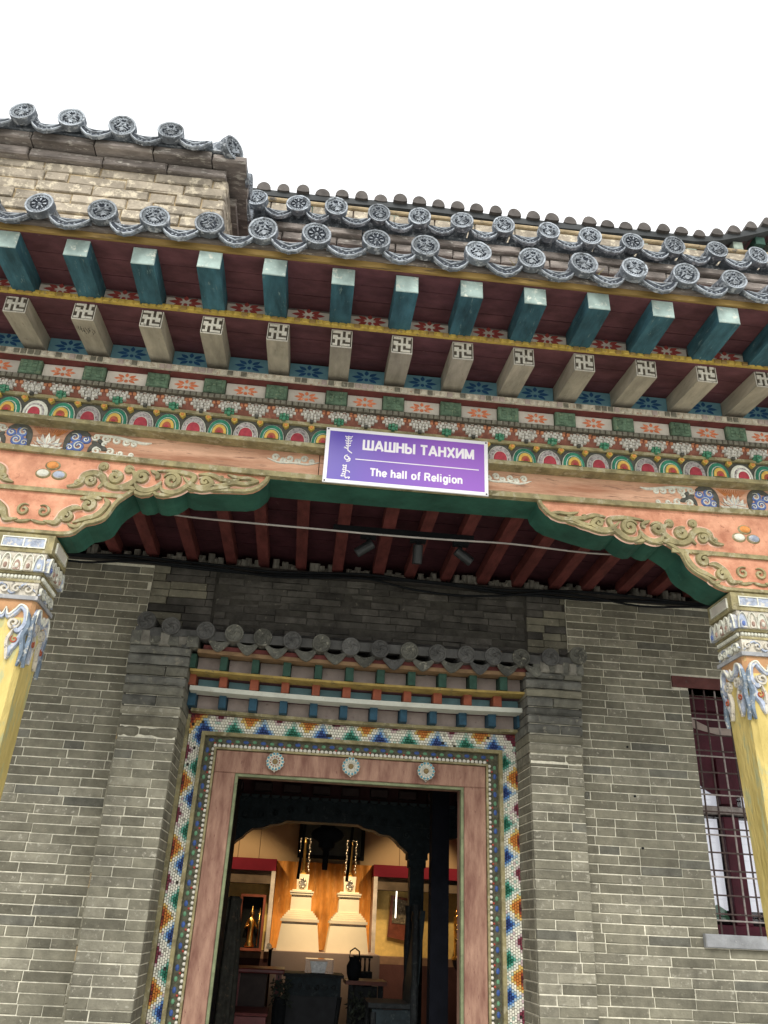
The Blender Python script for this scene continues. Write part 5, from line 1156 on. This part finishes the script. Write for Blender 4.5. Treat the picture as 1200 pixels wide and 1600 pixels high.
# furniture
tb_ = thing('altar_table', 'dark carved altar table in the middle of the doorway view', 'table', (.23, 3, .2))
b = MB(); b.box(-.02, .49, 2.9, 3.3, 1.135, 1.16, darkm); b.build('table_top', tb_); b = MB(); b.box(.01, .46, 2.93, 3.28, .55, 1.0, M('dark_slate_panel', (.035, .038, .042), .6)); b.build('front_panel', tb_)
b = MB(); b.box(.0, .47, 2.915, 2.95, 1.0, 1.134, darkm2)
for k in range(6): b.ribbon(spiral(.06 + k * .07, 1.065, .024, 1.3, k, 1), .009, 2.915, 2.905, darkm)
b.build('carved_apron', tb_)
for x in (.005, .465): b = MB(); b.tube([(x, 2.93, 1.0), (x - .02, 2.91, .8), (x + .01, 2.92, .5), (x, 2.93, .2)], [.02, .016, .018, .022], darkm, 8); b.build('leg', tb_)
gc = thing('glass_case', 'small clear display case with a silver-white bowl on the altar table', 'display case', (.27, 3.05, 1.16))
b = MB(); b.box(.16, .40, 2.98, 3.16, 1.163, 1.27, gl); b.build('glass_box', gc)
b = MB(); b.prism([(.22, 1.165), (.33, 1.165), (.35, 1.25), (.20, 1.25)], 3.0, 3.06, M('silver_white', (.75, .78, .78), .4, .3, 30)); b.build('silver_bowl', gc)
rt = thing('red_table', 'low red lacquer table at the lower left inside the doorway', 'table', (-.2, 3, .2))
lac = M('red_lacquer', (.17, .03, .028), .4, .3, 8, spec=.5)
b = MB(); b.chbox(-.46, -.01, 2.75, 3.2, 1.155, 1.19, .008, lac); b.build('table_top', rt)
for x in (-.42, -.08): b = MB(); b.box(x, x + .05, 2.8, 2.85, .2, 1.154, lac); b.build('leg', rt)
b = MB(); b.box(-.37, -.15, 2.83, 3.1, .6, 1.154, M('brown_cabinet', (.05, .035, .03), .6)); b.build('cabinet', rt)
b = MB(); b.box(-.75, -.12, 2.2, 2.7, .7, .90, lac); b.box(-.75, -.11, 2.19, 2.7, .905, .925, darkred_m); tag(b.build('red_bench'), 'red cushioned bench at the bottom left corner of the doorway', 'bench')
def vase(x, y, z, s, lab, m_=blackm):
    b = MB(); b.lathe((x, y, z), [(.05 * s, 0), (.07 * s, .05 * s), (.075 * s, .12 * s), (.05 * s, .17 * s), (.055 * s, .2 * s)], m_, 14)
    b.tube([(x - .05 * s, y, z + .19 * s), (x - .045 * s, y, z + .25 * s), (x, y, z + .28 * s), (x + .045 * s, y, z + .25 * s), (x + .05 * s, y, z + .19 * s)], .008 * s, m_, 6); tag(b.build('vase', smooth=True), lab, 'vase')
vase(.57, 2.9, 1.13, .85, 'black round-handled pot standing right of the altar table')
b = MB(); b.box(.50, .85, 2.8, 3.2, 1.10, 1.13, woodr); b.box(.53, .57, 2.85, 2.9, .2, 1.0995, darkm); b.box(.78, .82, 2.85, 2.9, .2, 1.0995, darkm); b.box(.58, .77, 2.86, 2.9, .5, 1.09, darkm); tag(b.build('side_table'), 'red-brown side table under the black pot', 'table')
b = MB(); b.box(.62, .80, 3.7, 3.85, 1.27, 1.285, darkm)
for k in range(4): b.tube([(.645 + k * .042, 3.72, 1.268), (.645 + k * .042, 3.72, 1.24), (.645 + k * .042, 3.72, 1.16)], [.012, .007, .012], darkm, 8)
b.box(.62, .80, 3.7, 3.85, .2, 1.158, darkm); tag(b.build('spindle_stand'), 'small black stand with turned spindles behind the side table', 'stand')
def blob(name, lab, cat, cx, cy, z0, z1, r, m_, n=60, seed=1):
    random.seed(seed); b = MB()
    for k in range(n):
        x = cx + random.uniform(-r, r); z = random.uniform(z0, z1); y_ = cy + random.uniform(-r, r) * .6; s2 = random.uniform(.012, .03); a = random.uniform(0, 6)
        b.add([(x, y_, z), (x + s2 * math.cos(a), y_ - s2 * .5, z + s2 * math.sin(a)), (x + s2 * 2 * math.cos(a + .3), y_, z + s2 * 2 * math.sin(a + .3)), (x + s2 * math.cos(a + .7), y_ + s2 * .4, z + s2 * math.sin(a + .7))], [(0, 1, 2, 3)], m_)
    b.tube([(cx, cy, z0 - .3), (cx, cy, z0 - .25), (cx, cy, z0 - .02), (cx, cy, z0 + .05)], [.03, .05, .06, .04], blackm, 10); tag(b.build(name), lab, cat)
flm = M('dusty_leaf', (.05, .06, .045), .6, .4, 20); flm2 = M('pale_flower', (.3, .26, .2), .6, .5, 60)
blob('flower_pot', 'dark potted plant between the red table and the altar table', 'plant', -.03, 2.7, .95, 1.12, .07, flm, 110, 1)
blob('flower_pot', 'drooping grey-brown flowers in a pot right of the altar table', 'plant', .62, 2.5, .84, 1.06, .10, flm, 130, 2)
# carved throne chair on the right, draped banner pole on the left
ch = thing('throne_chair', 'high-backed dark carved throne chair facing left behind the right jamb', 'chair', (.9, 2.0, .2))
b = MB(); b.chbox(.60, .95, 1.75, 2.2, 1.02, 1.055, .006, darkm); b.build('seat', ch); b = MB(); b.chbox(.63, .93, 1.74, 1.76, .90, 1.018, .004, darkm2); b.build('seat_apron', ch)
b = MB(); b.hexa([(.90, 1.75, 1.05), (.95, 1.75, 1.05), (.95, 2.2, 1.05), (.90, 2.2, 1.05)], [(.96, 1.75, 1.66), (1.0, 1.75, 1.66), (1.0, 2.2, 1.66), (.96, 2.2, 1.66)], darkm2); b.build('backrest', ch)
for y_ in (1.74, 2.2):
    b = MB(); b.lathe((.93, y_, .2), [(.025, 0), (.025, .6), (.035, .65), (.025, .7), (.03, .95), (.022, 1.0), (.03, 1.2), (.02, 1.42), (.03, 1.5)], darkm, 10); b.build('leg', ch)
    b = MB(); b.lathe((.64, y_, .2), [(.02, 0), (.026, .4), (.02, .8)], darkm, 8); b.build('leg', ch)
b = MB(); rs = []
for z, r in ((.6, .07), (.9, .085), (1.2, .08), (1.45, .07), (1.62, .05), (1.68, .055), (1.70, .03)): rs.append([(-.44 + r * (1 + .16 * math.cos(7 * a)) * math.cos(a), 2.0 + r * (1 + .16 * math.cos(7 * a)) * math.sin(a), z) for a in [2 * PI * k / 42 for k in range(42)]])
b.rings(rs, M('dusty_brocade', (.05, .05, .04), .7, .4, 20, (.14, .1, .07), .14, 30), True, True); b.tube([(-.44, 2, .2), (-.44, 2, .62)], .03, darkm, 8); tag(b.build('draped_banner', smooth=True), 'tall folded dark brocade banner on a stand at the left jamb', 'banner')
b = MB(); b.prism([(-.23, 1.37 - .09), (-.17, 1.28), (-.165, 1.31), (-.19, 1.335), (-.215, 1.33)], 4.7, 4.75, silv); tag(b.build('silver_cup'), 'tiny silver cup at the left end of the platform', 'cup')
# warm display lamps of the hall (the pool of light seen through the door)
def lamp(kind, loc, tgt, e, col, size, lab):
    l = bpy.data.lights.new('display_lamp', kind); l.energy = e; l.color = col
    if kind == 'SPOT': l.spot_size = math.radians(size); l.spot_blend = .6; l.shadow_soft_size = .04
    o = bpy.data.objects.new('display_lamp', l); COL.objects.link(o); o.location = loc; o.rotation_euler = (Vector(tgt) - Vector(loc)).to_track_quat('-Z', 'Y').to_euler()
    b = MB(); d = (Vector(tgt) - Vector(loc)).normalized(); p = Vector(loc); b.tube([p - d * .16, p - d * .15, p - d * .03], [.03, .04, .04], blackm, 12); b.tube([p - d * .15, Vector((p.x, p.y, 3.69))], .008, blackm, 6); tag(b.build('ceiling_spotlight'), lab, 'light')
lamp('SPOT', (-.15, 3.4, 3.2), (.15, 4.6, 1.5), 125, (1, .74, .44), 46, 'black ceiling spotlight aimed at the left stupa')
lamp('SPOT', (.85, 3.4, 3.2), (.55, 4.6, 1.5), 125, (1, .74, .44), 46, 'black ceiling spotlight aimed at the right stupa')
lamp('SPOT', (-1.2, 3.9, 3.3), (-.5, 5.2, 1.6), 95, (1, .74, .42), 45, 'black ceiling spotlight aimed at the left niche')
lamp('SPOT', (1.7, 3.9, 3.3), (1.3, 5.2, 1.6), 95, (1, .74, .42), 50, 'black ceiling spotlight aimed at the right niche')
